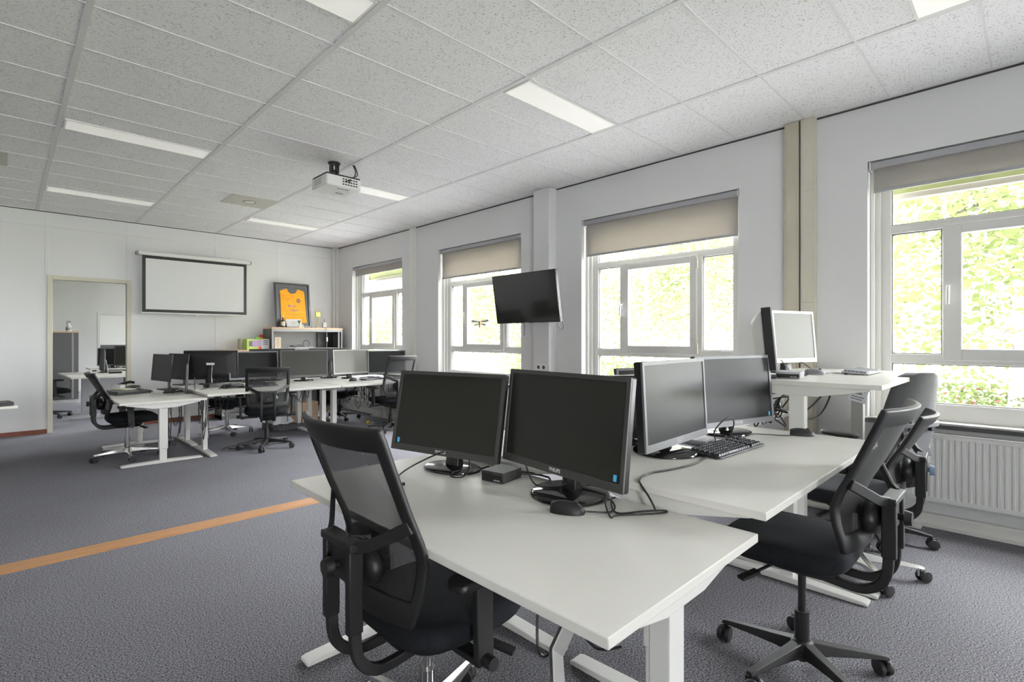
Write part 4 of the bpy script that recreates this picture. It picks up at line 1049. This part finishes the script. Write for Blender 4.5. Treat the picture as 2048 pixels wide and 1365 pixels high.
cable('loose_lead', [(3.50, 6.93, ZF), (3.60, 6.86, ZF), (3.70, 6.80, ZF), (3.62, 6.74, ZF), (3.70, 6.68, ZF), (3.80, 6.72, ZF)], 'thin grey lead on the front of the far desk', 0.003, 'greycable')
tangle('thin_leads', (1.46, 7.42, 0.695), (0.13, 0.16, 0.008), 5, 'black leads curling around the edge-on slim monitor', 0.004, 16)
cable('slim_monitor_cable', [(1.46, 7.76, 0.86), (1.48, 7.66, 0.76), (1.52, 7.52, 0.69), (1.55, 7.40, 0.69), (1.60, 7.28, 0.69), (1.80, 7.2, 0.73), (1.92, 7.35, 0.73)], 'black cable running from the low desk monitors to the far row', 0.004)
cable('floor_lead', [(1.95, 6.9, 0.006), (2.05, 6.78, 0.006), (2.18, 6.90, 0.006), (2.0, 7.0, 0.006), (1.86, 6.85, 0.006)], 'black lead lying on the carpet under the middle mesh chair', 0.005)
cable('under_desk_cable', [(1.62, 1.45, 0.60), (1.55, 1.42, 0.30), (1.50, 1.38, 0.12), (1.48, 1.30, 0.14), (1.50, 1.22, 0.35), (1.52, 1.18, 0.60)], 'black cable loop hanging below the nearest desk', 0.006)
cable('rail_cable', [(1.46, 1.2, 0.60), (1.44, 1.14, 0.36), (1.44, 1.06, 0.28), (1.48, 0.98, 0.30)], 'second black cable drooping beneath the nearest desk', 0.006)

# ------------------------------------------------------------------ back wall things
t = thing('hanging_projection_screen', 'white projection screen with black border on the back wall', 'projection screen', (2.27, 9.70, 1.75))
obj('case', MB().prism([(-0.035, 0.89), (-0.035, 0.945), (-0.02, 0.955), (0.035, 0.955), (0.05, 0.94), (0.05, 0.90), (0.02, 0.885)], -0.80, 0.80, 'x'), 'white', t, bevel=0.003)
for x_ in (-0.825, 0.80): obj('end_cap', MB().box(x_, x_+0.025, -0.03, 0.108, 0.895, 0.945), 'greycable', t)
obj('screen_cloth', MB().box(-0.752, 0.752, 0.0, 0.002, 0.005, 0.89), mat('screen_cloth', (0.82, 0.82, 0.82), 0.8), t, smooth=0)
bd = MB(); T0 = Matrix.Translation((0, -0.0015, 0.4475)); bd.ring(1.504, 0.885, 0.046, 0, 0.001, T0)
obj('border', bd, mat('screen_border', (0.022, 0.022, 0.02), 0.7), t, label='black border')
obj('bottom_bar', MB().box(-0.77, 0.77, -0.01, 0.012, -0.016, 0.006), 'white', t, bevel=0.003)
obj('pull_handle', MB().box(-0.03, 0.03, -0.006, 0.006, -0.045, -0.016), 'white', t)

def cabinet(x0, x1, y0, y1, h, label, shelf=True):
    t = thing('storage_cabinet', label, 'cabinet', ((x0+x1)/2, (y0+y1)/2, 0))
    W, D = x1-x0, y1-y0
    b = MB(); b.box(-W/2, -W/2+0.02, -D/2, D/2, 0, h-0.03); b.box(W/2-0.02, W/2, -D/2, D/2, 0, h-0.03); b.box(-W/2, W/2, -D/2+0.03, D/2, 0, 0.06)
    obj('side_panels', b, 'cab', t)
    obj('back_panel', MB().box(-W/2+0.02, W/2-0.02, D/2-0.02, D/2, 0.06, h-0.05), 'cabin', t)
    f = MB(); f.box(-W/2, W/2, -D/2-0.002, -D/2+0.03, h-0.075, h-0.03); f.box(-W/2, -W/2+0.035, -D/2-0.002, -D/2+0.02, 0.06, h-0.075); f.box(W/2-0.03, W/2, -D/2-0.002, -D/2+0.02, 0.06, h-0.075)
    obj('front_frame', f, 'cablight', t, bevel=0.002)
    obj('top', MB().box(-W/2-0.004, W/2+0.004, -D/2-0.006, D/2, h-0.03, h), 'beech', t, bevel=0.002, label='beech top')
    if shelf:
        for z in (0.42, 0.80, 1.17): obj('shelf', MB().box(-W/2+0.02, W/2-0.075, -D/2+0.03, D/2-0.02, z-0.02, z), 'cablight', t, bevel=0.002)
        sh = MB(); [sh.box(W/2-0.085-0.0+0.0, W/2-0.06, -D/2+0.004+0.0, -D/2+0.024, 0.06, h-0.075) for _ in (0,)]
        obj('tambour_stack', MB().box(W/2-0.33, W/2-0.02, D/2-0.06, D/2-0.025, 0.06, h-0.08), 'blackmat', t)
        obj('tambour_edge', sh, 'cablight', t)
    return t
cabinet(3.33, 4.64, 9.37, 9.80, 1.545, 'dark grey open storage cabinet with beech top under the framed shirt')
cabinet(2.55, 3.32, 9.40, 9.80, 1.15, 'lower grey cabinet behind the far monitors carrying the lime box', shelf=False)

# framed shirt
t = thing('picture_frame', 'black frame with an orange football shirt leaning on the back wall', 'picture frame', (3.815, 9.615, 1.549))
TL_ = Matrix.Rotation(R(-8), 4, 'X')
FW, FH = 0.645, 0.83
obj('frame', MB().ring(FW, FH, 0.035, -0.012, 0.018, TL_ @ Matrix.Translation((0, 0, FH/2))), 'frameblack', t, bevel=0.004)
obj('mount', MB().box(-FW/2+0.03, FW/2-0.03, 0.004, 0.008, 0.03, FH-0.03, TL_), 'mount', t, label='dark grey mount board')
obj('inner_lip', MB().ring(FW-0.16, FH-0.17, 0.006, -0.001, 0.004, TL_ @ Matrix.Translation((0, 0, FH/2))), 'frameblack', t)
sp = [(k_*1.10, z_) for k_, z_ in [(-0.205, 0.09), (-0.20, 0.60), (-0.21, 0.675), (-0.09, 0.725), (-0.06, 0.66), (-0.03, 0.635), (0.03, 0.635), (0.06, 0.66), (0.09, 0.725), (0.20, 0.685), (0.205, 0.60), (0.215, 0.09)]]
obj('shirt', MB().prism(sp, -0.003, 0.004, 'y', TL_), 'orange', t, label='orange football shirt')
ck = MB(); ck.prism([(-0.105, 0.515), (-0.090, 0.508), (-0.050, 0.527), (-0.088, 0.519)], -0.0045, -0.003, 'y', TL_)
obj('chest_mark', ck, 'jerseydark', t, label='small dark tick mark')
cr = MB(); cr.prism([(0.105+0.034*math.cos(a), 0.505+0.042*math.sin(a)) for a in [2*PI*k/16 for k in range(16)]], -0.0045, -0.003, 'y', TL_)
crest = obj('crest', cr, 'jerseydark', t, label='round dark club crest')
ci = MB(); ci.prism([(0.105+0.02*math.cos(a), 0.505+0.026*math.sin(a)) for a in [2*PI*k/12 for k in range(12)]], -0.0055, -0.0045, 'y', TL_); 
obj('crest_centre', ci, 'ember', crest)
for s_, zz, mm, sz, xx in (('CC', 0.40, 'jerseyviolet', 0.052, 0.02), ('PHILIPS', 0.318, 'jerseyviolet', 0.047, 0.02)):
    o_ = text('shirt_lettering', s_, sz, mm, t, (0, 0, 0), label='violet lettering '+s_ if s_ != 'CC' else None, sx=1.0)
    o_.matrix_local = TL_ @ Matrix.Translation((xx, -0.0036, zz)) @ Matrix.Rotation(PI/2, 4, 'X')
obj('shirt_badge', MB().box(-0.085, -0.045, -0.0042, -0.003, 0.382, 0.42, TL_), 'jerseyviolet', t)
ln = MB(); ln.box(-0.10, 0.12, -0.0038, -0.003, 0.245, 0.252, TL_); ln.box(-0.03, 0.10, -0.0038, -0.003, 0.228, 0.234, TL_)
obj('signature', ln, 'ember', t)
# things on the cabinet top
ZT_ = 1.545
t = thing('greeting_card', 'white card propped before the framed shirt', 'card', (3.78, 9.50, ZT_), 0)
TC = Matrix.Rotation(R(-12), 4, 'X')
obj('sheet', MB().prism([(-0.14, 0.03), (-0.15, 0.155), (0.13, 0.16), (0.145, 0.0), (-0.13, 0.0)], 0, 0.004, 'y', TC), 'paper', t, smooth=0)
obj('print', MB().prism([(-0.05, 0.06), (-0.05, 0.12), (0.06, 0.12), (0.06, 0.06)], -0.001, 0, 'y', TC).prism([(-0.04, 0.07), (-0.04, 0.085), (0.0, 0.085), (0.0, 0.07)], -0.002, -0.0005, 'y', TC), 'logo', t)
obj('stand_strip', MB().box(-0.16, 0.06, -0.05, 0.0, 0.0, 0.012), 'blackmat', t)
t = thing('liquor_bottle', 'dark bottle with cream label at the cabinet corner beside the framed shirt', 'bottle', (3.56, 9.47, ZT_))
obj('glass', MB().lathe([(0.034, 0), (0.036, 0.02), (0.036, 0.11), (0.014, 0.14), (0.013, 0.18)], 20), 'gloss', t)
obj('label', MB().lathe([(0.0365, 0.03), (0.0365, 0.10)], 20), 'cream', t)
obj('cap', MB().cyl((0, 0, 0.18), (0, 0, 0.205), 0.015, 14), 'cream', t)
t = thing('black_bottle', 'small black bottle in the corner of the framed shirt', 'bottle', (3.50, 9.51, ZT_))
obj('glass', MB().lathe([(0.026, 0), (0.028, 0.01), (0.028, 0.09), (0.012, 0.12), (0.012, 0.15)], 18), 'black', t)
t = thing('gold_trophy', 'tall thin gold trophy with square top beside the framed shirt', 'trophy', (4.235, 9.55, ZT_))
obj('base', MB().box(-0.04, 0.04, -0.03, 0.03, 0, 0.014), 'paper', t, bevel=0.003)
obj('stem', MB().cyl((0, 0, 0.014), (0, 0, 0.215), 0.005, 10), 'gold', t)
obj('emblem', MB().box(-0.045, 0.045, -0.012, 0.012, 0.21, 0.30), 'gold', t, bevel=0.006)
h2 = MB(); h2.cyl((-0.03, 0, 0.30), (-0.035, 0, 0.36), 0.004, 8); h2.cyl((0.022, 0, 0.30), (0.02, 0, 0.36), 0.004, 8)
obj('prong', h2, 'gold', t)
t = thing('small_trophy', 'little dark cup on a pale base before the white card', 'trophy', (3.83, 9.42, ZT_))
obj('base', MB().lathe([(0.03, 0), (0.024, 0.03)], 16), 'cream', t)
obj('cup', MB().lathe([(0.006, 0.03), (0.007, 0.07), (0.022, 0.10), (0.034, 0.125)], 18), mat('olive_metal', (0.16, 0.15, 0.03), 0.3, metal=0.6), t)
t = thing('glass_bottle', 'squat clear glass bottle with grey stopper on the cabinet', 'bottle', (4.34, 9.50, ZT_))
obj('glass', MB().prism(rrect(0.075, 0.05, 0.01, 3), 0, 0.11, 'z'), 'bottle', t, bevel=0.006)
obj('stopper', MB().lathe([(0.010, 0.11), (0.010, 0.135), (0.016, 0.14), (0.010, 0.17)], 14), 'greycable', t)
t = thing('tiny_figurine', 'tiny grey figurine between the trophy and the glass bottle', 'figurine', (4.285, 9.44, ZT_))
obj('body', MB().lathe([(0.014, 0), (0.012, 0.02), (0.006, 0.03), (0.009, 0.04), (0.003, 0.05)], 12), 'greycable', t)
t = thing('white_figurine', 'tiny white figurine at the foot of the white card', 'figurine', (3.90, 9.43, ZT_))
obj('body', MB().lathe([(0.016, 0), (0.014, 0.02), (0.007, 0.035), (0.010, 0.045), (0.003, 0.058)], 12), 'cream', t)
# in the open compartment
t = thing('wooden_box', 'pale wooden upright box in the open cabinet compartment', 'box', (3.455, 9.50, 1.17))
obj('panel', MB().box(-0.055, 0.055, -0.07, 0.07, 0, 0.20), 'pale_wood', t, bevel=0.002)
obj('groove', MB().box(-0.002, 0.002, -0.0712, -0.07, 0.01, 0.19), 'cardboard', t)
cable('coiled_cable', [(4.02, 9.48, 1.18)]+[(4.02+0.06*math.cos(a)-0.03, 9.50, 1.245+0.065*math.sin(a)) for a in [R(-60+30*k) for k in range(14)]], 'black cable coil standing in the open cabinet compartment', 0.005)
tangle('adapter_pile', (3.80, 9.48, 1.20), (0.14, 0.04, 0.022), 7, 'pile of black and white adapters in the open cabinet compartment', 0.006, 21)
cable('lead_strip', [(4.10, 9.42, 1.185), (3.95, 9.44, 1.18), (3.80, 9.41, 1.182), (3.64, 9.42, 1.182)], 'white lead lying on the cabinet shelf', 0.006, 'white')
cable('white_lead', [(4.30, 9.50, 1.55), (4.31, 9.36, 1.55), (4.312, 9.352, 1.50), (4.315, 9.35, 1.42), (4.32, 9.35, 1.30), (4.315, 9.35, 1.18), (4.32, 9.35, 1.0)], 'white lead with inline switch hanging down the cabinet front', 0.005, 'greycable')
t = thing('inline_switch', 'white switch on the lead hanging down the cabinet front', 'switch', (4.318, 9.345, 1.33))
obj('body', MB().box(-0.014, 0.014, -0.010, 0.004, -0.04, 0.04), 'white', t, bevel=0.004)
# lime box and toy
t = thing('toy_box', 'lime and lilac printed carton on the lower cabinet', 'box', (3.13, 9.52, 1.15), R(4))
obj('carton', MB().box(-0.19, 0.19, -0.07, 0.07, 0, 0.185), 'lime', t, bevel=0.002)
pr = MB(); pr.box(-0.11, 0.06, -0.072, -0.07, 0.05, 0.17)
obj('print', pr, 'purple', t, label='lilac print with a dark square')
obj('dark_print', MB().box(-0.155, -0.10, -0.0725, -0.07, 0.06, 0.15), 'mount', t)
obj('white_panel', MB().box(0.05, 0.188, -0.073, -0.07, 0.01, 0.182), 'paper', t)
wl = MB(); [wl.box(0.08, 0.16, -0.0735, -0.0728, z, z+0.010) for z in (0.15, 0.12, 0.09)]
obj('panel_lines', wl, 'mount', t)
dd = MB(); dd.cyl((0.03, -0.074, 0.03), (0.03, -0.07, 0.03), 0.028, 16)
obj('red_dot', dd, 'toyred', t)
t = thing('plastic_toy', 'green and red plastic toy behind the lime carton', 'toy', (3.25, 9.64, 1.15))
a_ = MB(); a_.cbox((-0.05, 0, 0.11), (0.12, 0.05, 0.22)); a_.cbox((0.05, -0.02, 0.05), (0.07, 0.06, 0.10))
obj('body', a_, 'toygreen', t, bevel=0.012)
obj('knob', MB().lathe([(0.0, 0.0), (0.028, 0.01), (0.034, 0.035), (0.025, 0.06), (0.0, 0.068)], 16, Matrix.Translation((0.0, 0, 0.20))), 'toyred', t)
obj('wheel', MB().cyl((0.045, -0.03, 0.15), (0.045, 0.02, 0.15), 0.045, 18), 'toyorange', t)
t = thing('storage_jar', 'small grey green jar left of the lime carton', 'jar', (2.87, 9.52, 1.15))
obj('body', MB().lathe([(0.035, 0), (0.04, 0.01), (0.04, 0.17), (0.036, 0.19)], 18), mat('jar_green', (0.26, 0.27, 0.16), 0.5), t)
# under the far desks
t = thing('floor_platform', 'low grey carpeted platform on the floor under the far desks', 'platform', (3.20, 7.92, 0))
obj('deck', MB().box(-0.45, 0.45, -0.23, 0.22, 0.0, 0.085), 'carpet', t, bevel=0.003)
def carton(x, y, w, d, h, z, lab, rz=0.0, m='cardboard'):
    t = thing('cardboard_box', lab, 'box', (x, y, z), rz, 'cartons under the far desks')
    obj('carton', MB().box(-w/2, w/2, -d/2, d/2, 0, h), m, t, bevel=0.003)
    obj('tape', MB().box(-0.02, 0.02, -d/2-0.001, d/2+0.001, h-0.05, h+0.001), 'trim', t)
carton(3.30, 7.80, 0.24, 0.2, 0.30, 0.085, 'brown cardboard box on the platform behind the desk legs')
carton(3.13, 7.86, 0.10, 0.16, 0.26, 0.085, 'dull cardboard box on the platform beside the middle mesh chair', 0.2)
t = thing('plastic_jug', 'amber plastic jug on the platform beside the cardboard box', 'jug', (3.56, 7.80, 0.085))
obj('body', MB().lathe([(0.06, 0), (0.065, 0.02), (0.065, 0.14), (0.03, 0.20), (0.022, 0.23)], 20), mat('jug_amber', (0.42, 0.26, 0.08), 0.35), t)
obj('label', MB().lathe([(0.0655, 0.04), (0.0655, 0.11)], 20), 'paper', t)
obj('cap', MB().cyl((0, 0, 0.23), (0, 0, 0.255), 0.025, 16), 'black', t)
t = thing('paper_stack', 'crumpled white paper on the platform under the middle far desk', 'paper', (2.93, 7.86, 0.085))
pp = MB(); q = random.Random(4)
gx = 7; pts = [(-0.17+0.30*i/(gx-1), -0.14+0.3*j/(gx-1), (0.0 if i in (0, gx-1) or j in (0, gx-1) else 0.12)+q.uniform(0.0, 0.04)) for j in range(gx) for i in range(gx)]
pp.add(pts, [(j*gx+i, j*gx+i+1, (j+1)*gx+i+1, (j+1)*gx+i) for j in range(gx-1) for i in range(gx-1)])
obj('sheet', pp, 'paper', t, smooth=0)
t = thing('sweet_wrapper', 'crumpled yellow wrapper on the carpet near the far window', 'wrapper', (4.10, 7.42, 0))
ww = MB(); q = random.Random(9)
ww.add([(0.045*math.cos(a)*q.uniform(0.5, 1), 0.04*math.sin(a)*q.uniform(0.5, 1), z) for z in (0.0, 0.025, 0.045) for a in [2*PI*k/9 for k in range(9)]],
       [(j*9+i, j*9+(i+1) % 9, (j+1)*9+(i+1) % 9, (j+1)*9+i) for j in range(2) for i in range(9)]+[tuple(range(18, 27)), tuple(range(9))[::-1]])
obj('foil', ww, 'yellow', t, smooth=0)
obj('white_end', MB().box(0.03, 0.10, -0.02, 0.02, 0.0, 0.012), 'paper', t)
# window ornament
t = thing('window_ornament', 'bronze and clear winged insect ornament on the glass left of the television', 'ornament', (4.862, 5.60, 1.57), R(-90))
wg = MB()
for sx in (-1, 1):
    wg.prism([(sx*0.02, 0.02), (sx*0.16, 0.045), (sx*0.20, 0.02), (sx*0.16, 0.005), (sx*0.02, 0.0)], -0.002, 0.0, 'y')
    wg.prism([(sx*0.02, -0.01), (sx*0.12, -0.02), (sx*0.13, -0.05), (sx*0.03, -0.03)], -0.002, 0.0, 'y')
obj('wing', wg, mat('pale_film', (0.62, 0.62, 0.66), 0.3), t)
bdy = MB(); bdy.lathe([(0.0, -0.085), (0.016, -0.06), (0.02, -0.02), (0.014, 0.02), (0.0, 0.03)], 14)
bdy.tube([(0.0, 0, 0.02), (-0.045, 0, 0.05), (-0.055, 0, 0.10)], 0.006, 6); bdy.tube([(0.0, 0, 0.02), (0.04, 0, 0.05), (0.05, 0, 0.095)], 0.006, 6)
obj('body', bdy, 'ember', t, label='bronze insect body')

# ------------------------------------------------------------------ rooms beyond the doorway
t = thing('tall_cabinet', 'tall dark grey cabinet with beech top seen through the doorway', 'cabinet', (0.60, 14.45, 0))
W, H = 1.04, 1.50
obj('body', MB().box(-W/2, W/2, -0.22, 0.22, 0.07, H-0.03), 'cab', t)
obj('plinth', MB().box(-W/2, W/2, -0.21, 0.21, 0, 0.07), 'white', t)
obj('top', MB().box(-W/2-0.005, W/2+0.005, -0.225, 0.22, H-0.03, H), 'beech', t, label='beech top')
obj('door', MB().box(-W/2+0.01, W/2-0.10, -0.232, -0.22, 0.09, H-0.04), 'cab', t)
obj('edge_strip', MB().box(W/2-0.11, W/2-0.08, -0.236, -0.22, 0.09, H-0.04), 'cablight', t)
t = thing('spray_bottle', 'white spray bottle on the tall cabinet beyond the doorway', 'bottle', (0.97, 14.38, H))
obj('body', MB().lathe([(0.045, 0), (0.048, 0.02), (0.045, 0.10), (0.018, 0.16), (0.016, 0.18)], 18), 'paper', t)
obj('label', MB().lathe([(0.0485, 0.025), (0.0475, 0.08)], 18), 'logodim', t)
obj('trigger', MB().cbox((0, 0, 0.20), (0.07, 0.03, 0.04)).cbox((-0.03, 0, 0.17), (0.01, 0.02, 0.05)), 'greycable', t)
D6 = thing('office_desk', 'white desk with grey panel legs in the room beyond the doorway', 'desk', (1.25, 11.55, 0), R(4), 'desks beyond the doorway')
obj('tabletop', MB().prism([(-0.55, -0.75), (0.45, -0.9), (0.45, 0.95), (-0.50, 0.95)], 0.695, 0.72, 'z'), 'desktop', D6, bevel=0.003)
obj('leg', MB().box(-0.25, 0.0, 0.35, 0.39, 0.03, 0.69), 'deskgrey', D6, label='grey panel leg')
obj('leg', MB().box(-0.12, 0.20, -0.42, -0.38, 0.03, 0.69), 'deskgrey', D6, label='grey panel leg')
obj('foot', MB().box(-0.5, 0.42, -0.43, -0.37, 0, 0.03), 'deskgrey', D6)
obj('foot', MB().box(-0.5, 0.42, 0.34, 0.40, 0, 0.03), 'deskgrey', D6)
D7 = thing('office_desk', 'white desk deeper in the room beyond the doorway, under a dark monitor', 'desk', (1.78, 13.2, 0), 0, 'desks beyond the doorway')
obj('tabletop', MB().box(-0.6, 0.6, -0.4, 0.4, 0.73, 0.755), 'desktop', D7, bevel=0.003)
for sx in (-0.5, 0.5):
    obj('leg', MB().box(sx-0.03, sx+0.03, -0.04, 0.04, 0.03, 0.73), 'blackmat', D7)
    obj('foot', MB().box(sx-0.035, sx+0.035, -0.36, 0.36, 0, 0.03), 'blackmat', D7)
C10 = office_chair(0.52, 11.75, 15, 'black office chair just inside the room beyond the doorway', spin=R(10), arms=True, upholstered=True, group='chairs beyond the doorway')
monitor(1.27, 12.0, 0.72, -178, 2, 0.42, 0.40, 0.04, 'dark monitor standing on the desk just beyond the doorway', group='monitors beyond the doorway', thick=0.03)
monitor(1.55, 13.15, 0.755, -120, 3, 0.50, 0.36, 0.04, 'dark monitor deeper beyond the doorway with a grey frame', style='grey', group='monitors beyond the doorway')
monitor(1.80, 12.97, 0.755, -120, 3, 0.50, 0.40, 0.04, 'black monitor deeper beyond the doorway beside the door frame', group='monitors beyond the doorway')
t = thing('acoustic_partition', 'grey partition screen deep in the last room beyond the doorway', 'partition', (2.75, 18.6, 0))
obj('panel', MB().box(-0.95, 0.95, -0.03, 0.03, 0.05, 1.17), 'partition', t, bevel=0.004)
obj('foot', MB().box(-0.8, -0.74, -0.25, 0.25, 0, 0.05).box(0.74, 0.8, -0.25, 0.25, 0, 0.05), 'blackmat', t)
tangle('room_cables', (1.66, 12.15, 0.45), (0.16, 0.16, 0.16), 8, 'messy cables hanging under the desk beyond the doorway', 0.006, 31)
t = thing('lever_arch_tray', 'black phone dock on the desk just beyond the doorway', 'dock', (1.42, 11.6, 0.72))
obj('body', MB().box(-0.09, 0.09, -0.06, 0.06, 0, 0.035), 'blackmat', t, bevel=0.004)
t.name = 'phone_dock'

# ------------------------------------------------------------------ outdoors
GZ = -0.25
struct('ground', MB().box(WO, 60, -40, 70, GZ-0.2, GZ), 'lawn', smooth=0)
struct('path', MB().box(WO, 8.8, -40, 70, GZ, GZ+0.02), 'paving', smooth=0)
def leaves(mb, c, rad, n, size, q, flat=1.0):
    for k in range(n):
        while True:
            p = Vector((q.uniform(-1, 1), q.uniform(-1, 1), q.uniform(-1, 1)))
            if 0.25 < p.length < 1: break
        p = Vector((c[0]+p.x*rad[0], c[1]+p.y*rad[1], c[2]+p.z*rad[2]))
        a = Vector((q.uniform(-1, 1), q.uniform(-1, 1), q.uniform(-0.6, 0.6)*flat)).normalized()
        b = a.cross(Vector((q.uniform(-1, 1), q.uniform(-1, 1), q.uniform(-1, 1)))).normalized()
        s_ = size*q.uniform(0.6, 1.3)
        mb.add([p-a*s_, p+b*s_*0.5, p+a*s_, p-b*s_*0.5], [(0, 1, 2, 3)])
def tree(x, y, h, crown, lab, m, seed, n=900, size=0.10, trunk=0.12):
    q = random.Random(seed)
    t = thing('garden_tree', lab, 'tree', (x, y, GZ), 0, 'garden trees outside the windows')
    tr = MB(); top = Vector((q.uniform(-0.4, 0.4), q.uniform(-0.4, 0.4), h*0.8))
    tr.tube(spline([(0, 0, 0), (q.uniform(-0.1, 0.1), q.uniform(-0.1, 0.1), h*0.35), top], 5), [trunk*(1-0.8*i/10) for i in range(11)], 8)
    tips = []
    for k in range(16):
        f = q.uniform(0.22, 0.95); s_ = Vector((0, 0, 0)).lerp(top, f)
        a = q.uniform(0, 6.28); l = crown*q.uniform(0.5, 1.0)
        e_ = s_+Vector((math.cos(a)*l, math.sin(a)*l, q.uniform(-0.1, 0.7)*l))
        mid = s_.lerp(e_, 0.5)+Vector((q.uniform(-0.2, 0.2), q.uniform(-0.2, 0.2), 0.15))
        pts = spline([s_, mid, e_], 4)
        tr.tube(pts, [trunk*0.32*(1-0.75*i/(len(pts)-1)) for i in range(len(pts))], 5)
        tips += [mid, e_]
        for kk in range(2):
            a2 = a+q.uniform(-1, 1); e2 = mid+Vector((math.cos(a2), math.sin(a2), q.uniform(-0.3, 0.5)))*l*0.5
            tr.tube([mid, e2], [trunk*0.13, trunk*0.05], 4); tips.append(e2)
    obj('trunk', tr, 'bark', t, smooth=60)
    lf = MB()
    per = max(1, n//len(tips))
    for p in tips: leaves(lf, p, (crown*0.42, crown*0.42, crown*0.36), per, size, q)
    o = obj('crown', lf, m, t, smooth=0)
    return t
tree(8.9, 0.2, 6.0, 2.1, 'leafy tree close outside the window at the standing desk', 'leafa', 1, 9500, 0.055)
tree(10.5, -2.6, 6.5, 2.3, 'leafy tree outside at the right edge of the standing desk window', 'leafb', 2, 7000, 0.062)
tree(11.5, 3.0, 6.5, 2.2, 'pale tree seen in the middle of the window beside the beige ducts', 'leafb', 3, 7000, 0.058)
tree(9.2, 5.6, 5.5, 1.5, 'thin tree outside the casement of the window beside the column', 'leafb', 4, 2600, 0.055, 0.07)
tree(14.0, 7.6, 7.0, 2.5, 'wide tree behind the thin tree outside the middle windows', 'leafa', 5, 7000, 0.07)
tree(11.0, 11.0, 6.5, 2.0, 'tree outside the window behind the television', 'leafb', 6, 3600, 0.075)
tree(15.5, 16.0, 7.0, 2.6, 'tree beyond the window behind the television, far off', 'leafb', 7, 2400, 0.12)
tree(12.5, 21.0, 7.0, 2.5, 'tree outside the window nearest the back wall', 'leafb', 8, 2600, 0.11)
def shrub(x, y, w, h, lab, seed, fl=False, m='leafc'):
    q = random.Random(seed)
    t = thing('garden_shrub', lab, 'shrub', (x, y, GZ), 0, 'garden shrubs outside the windows')
    st = MB()
    for k in range(9):
        a = q.uniform(0, 6.28); l = w*q.uniform(0.3, 0.8)
        st.tube([(0, 0, 0), (math.cos(a)*l*0.5, math.sin(a)*l*0.5, h*0.5), (math.cos(a)*l, math.sin(a)*l, h*q.uniform(0.7, 1))], [0.018, 0.012, 0.005], 5)
    obj('stem', st, 'bark', t)
    lf = MB(); leaves(lf, (0, 0, h*0.55), (w, w, h*0.5), 1800, 0.04, q)
    obj('foliage', lf, m, t, smooth=0)
    if fl:
        b_ = MB(); leaves(b_, (0, 0, h*0.6), (w, w, h*0.48), 110, 0.042, q)
        obj('blossom', b_, 'flower', t, smooth=0, label='red blossom')
shrub(9.0, -0.35, 0.75, 1.05, 'flowering shrub low outside the standing desk window', 41, True)
shrub(9.6, 0.75, 0.7, 0.95, 'red flowered shrub outside behind the grey chair', 42, True)
shrub(10.5, -1.5, 0.9, 1.3, 'green shrub outside at the right edge of the standing desk window', 43)
shrub(9.8, 4.2, 0.8, 1.3, 'green shrub low outside the window beside the beige ducts', 44)
shrub(9.0, 6.0, 0.7, 1.2, 'green shrub low outside the window beside the column', 45, False, 'leafa')
shrub(9.5, 8.7, 0.8, 1.3, 'loose shrub low outside the window behind the television', 46, False, 'leafa')
shrub(10.5, 10.2, 0.9, 1.5, 'taller shrub outside beyond the television', 47, False, 'leafb')
shrub(10.5, 15.5, 1.0, 1.6, 'shrub outside the window nearest the back wall', 48, False, 'leafb')

# ------------------------------------------------------------------ light, camera
wd = bpy.data.worlds.new('overcast_sky'); scene.world = wd; wd.use_nodes = True
bg = wd.node_tree.nodes['Background']
bg.inputs['Color'].default_value = (0.955, 0.955, 1.0, 1); bg.inputs['Strength'].default_value = 86.0
for i, (a, b) in enumerate(W_OPEN):
    l = bpy.data.lights.new('window_portal', 'AREA'); l.shape = 'RECTANGLE'; l.size = b-a; l.size_y = LIN-SILL
    l.cycles.is_portal = True
    o = bpy.data.objects.new('window_portal', l); COL.objects.link(o)
    o.location = (5.02, (a+b)/2, (SILL+LIN)/2)
    # portal faces into the room (-X)
    o.rotation_euler = (PI/2, 0, PI/2)
for i, (a, b) in enumerate(FILL_OPEN):
    l = bpy.data.lights.new('window_portal', 'AREA'); l.shape = 'RECTANGLE'; l.size = b-a; l.size_y = LIN-SILL
    l.cycles.is_portal = True
    o = bpy.data.objects.new('window_portal', l); COL.objects.link(o)
    o.location = ((a+b)/2, FY-0.28, (SILL+LIN)/2); o.rotation_euler = (-PI/2, 0, PI)

cam = bpy.data.cameras.new('camera'); co = bpy.data.objects.new('camera', cam); COL.objects.link(co)
cam.sensor_width = 36; cam.lens = 1032.5/2048*36; cam.shift_y = -3.68/2048; cam.clip_start = 0.05
co.location = (0, 0, 1.333); co.rotation_euler = (PI/2, 0, -0.77699)
scene.camera = co
scene.view_settings.view_transform = 'Standard'; scene.view_settings.look = 'None'
scene.view_settings.gamma = 1; scene.view_settings.use_curve_mapping = False
scene.view_settings.exposure = 0.42
scene.cycles.max_bounces = 10; scene.cycles.diffuse_bounces = 6; scene.cycles.glossy_bounces = 4; scene.cycles.transparent_max_bounces = 16
scene.cycles.caustics_reflective = False; scene.cycles.caustics_refractive = False
scene.cycles.sample_clamp_indirect = 6.0; scene.cycles.sample_clamp_direct = 5.0
scene.cycles.use_denoising = True
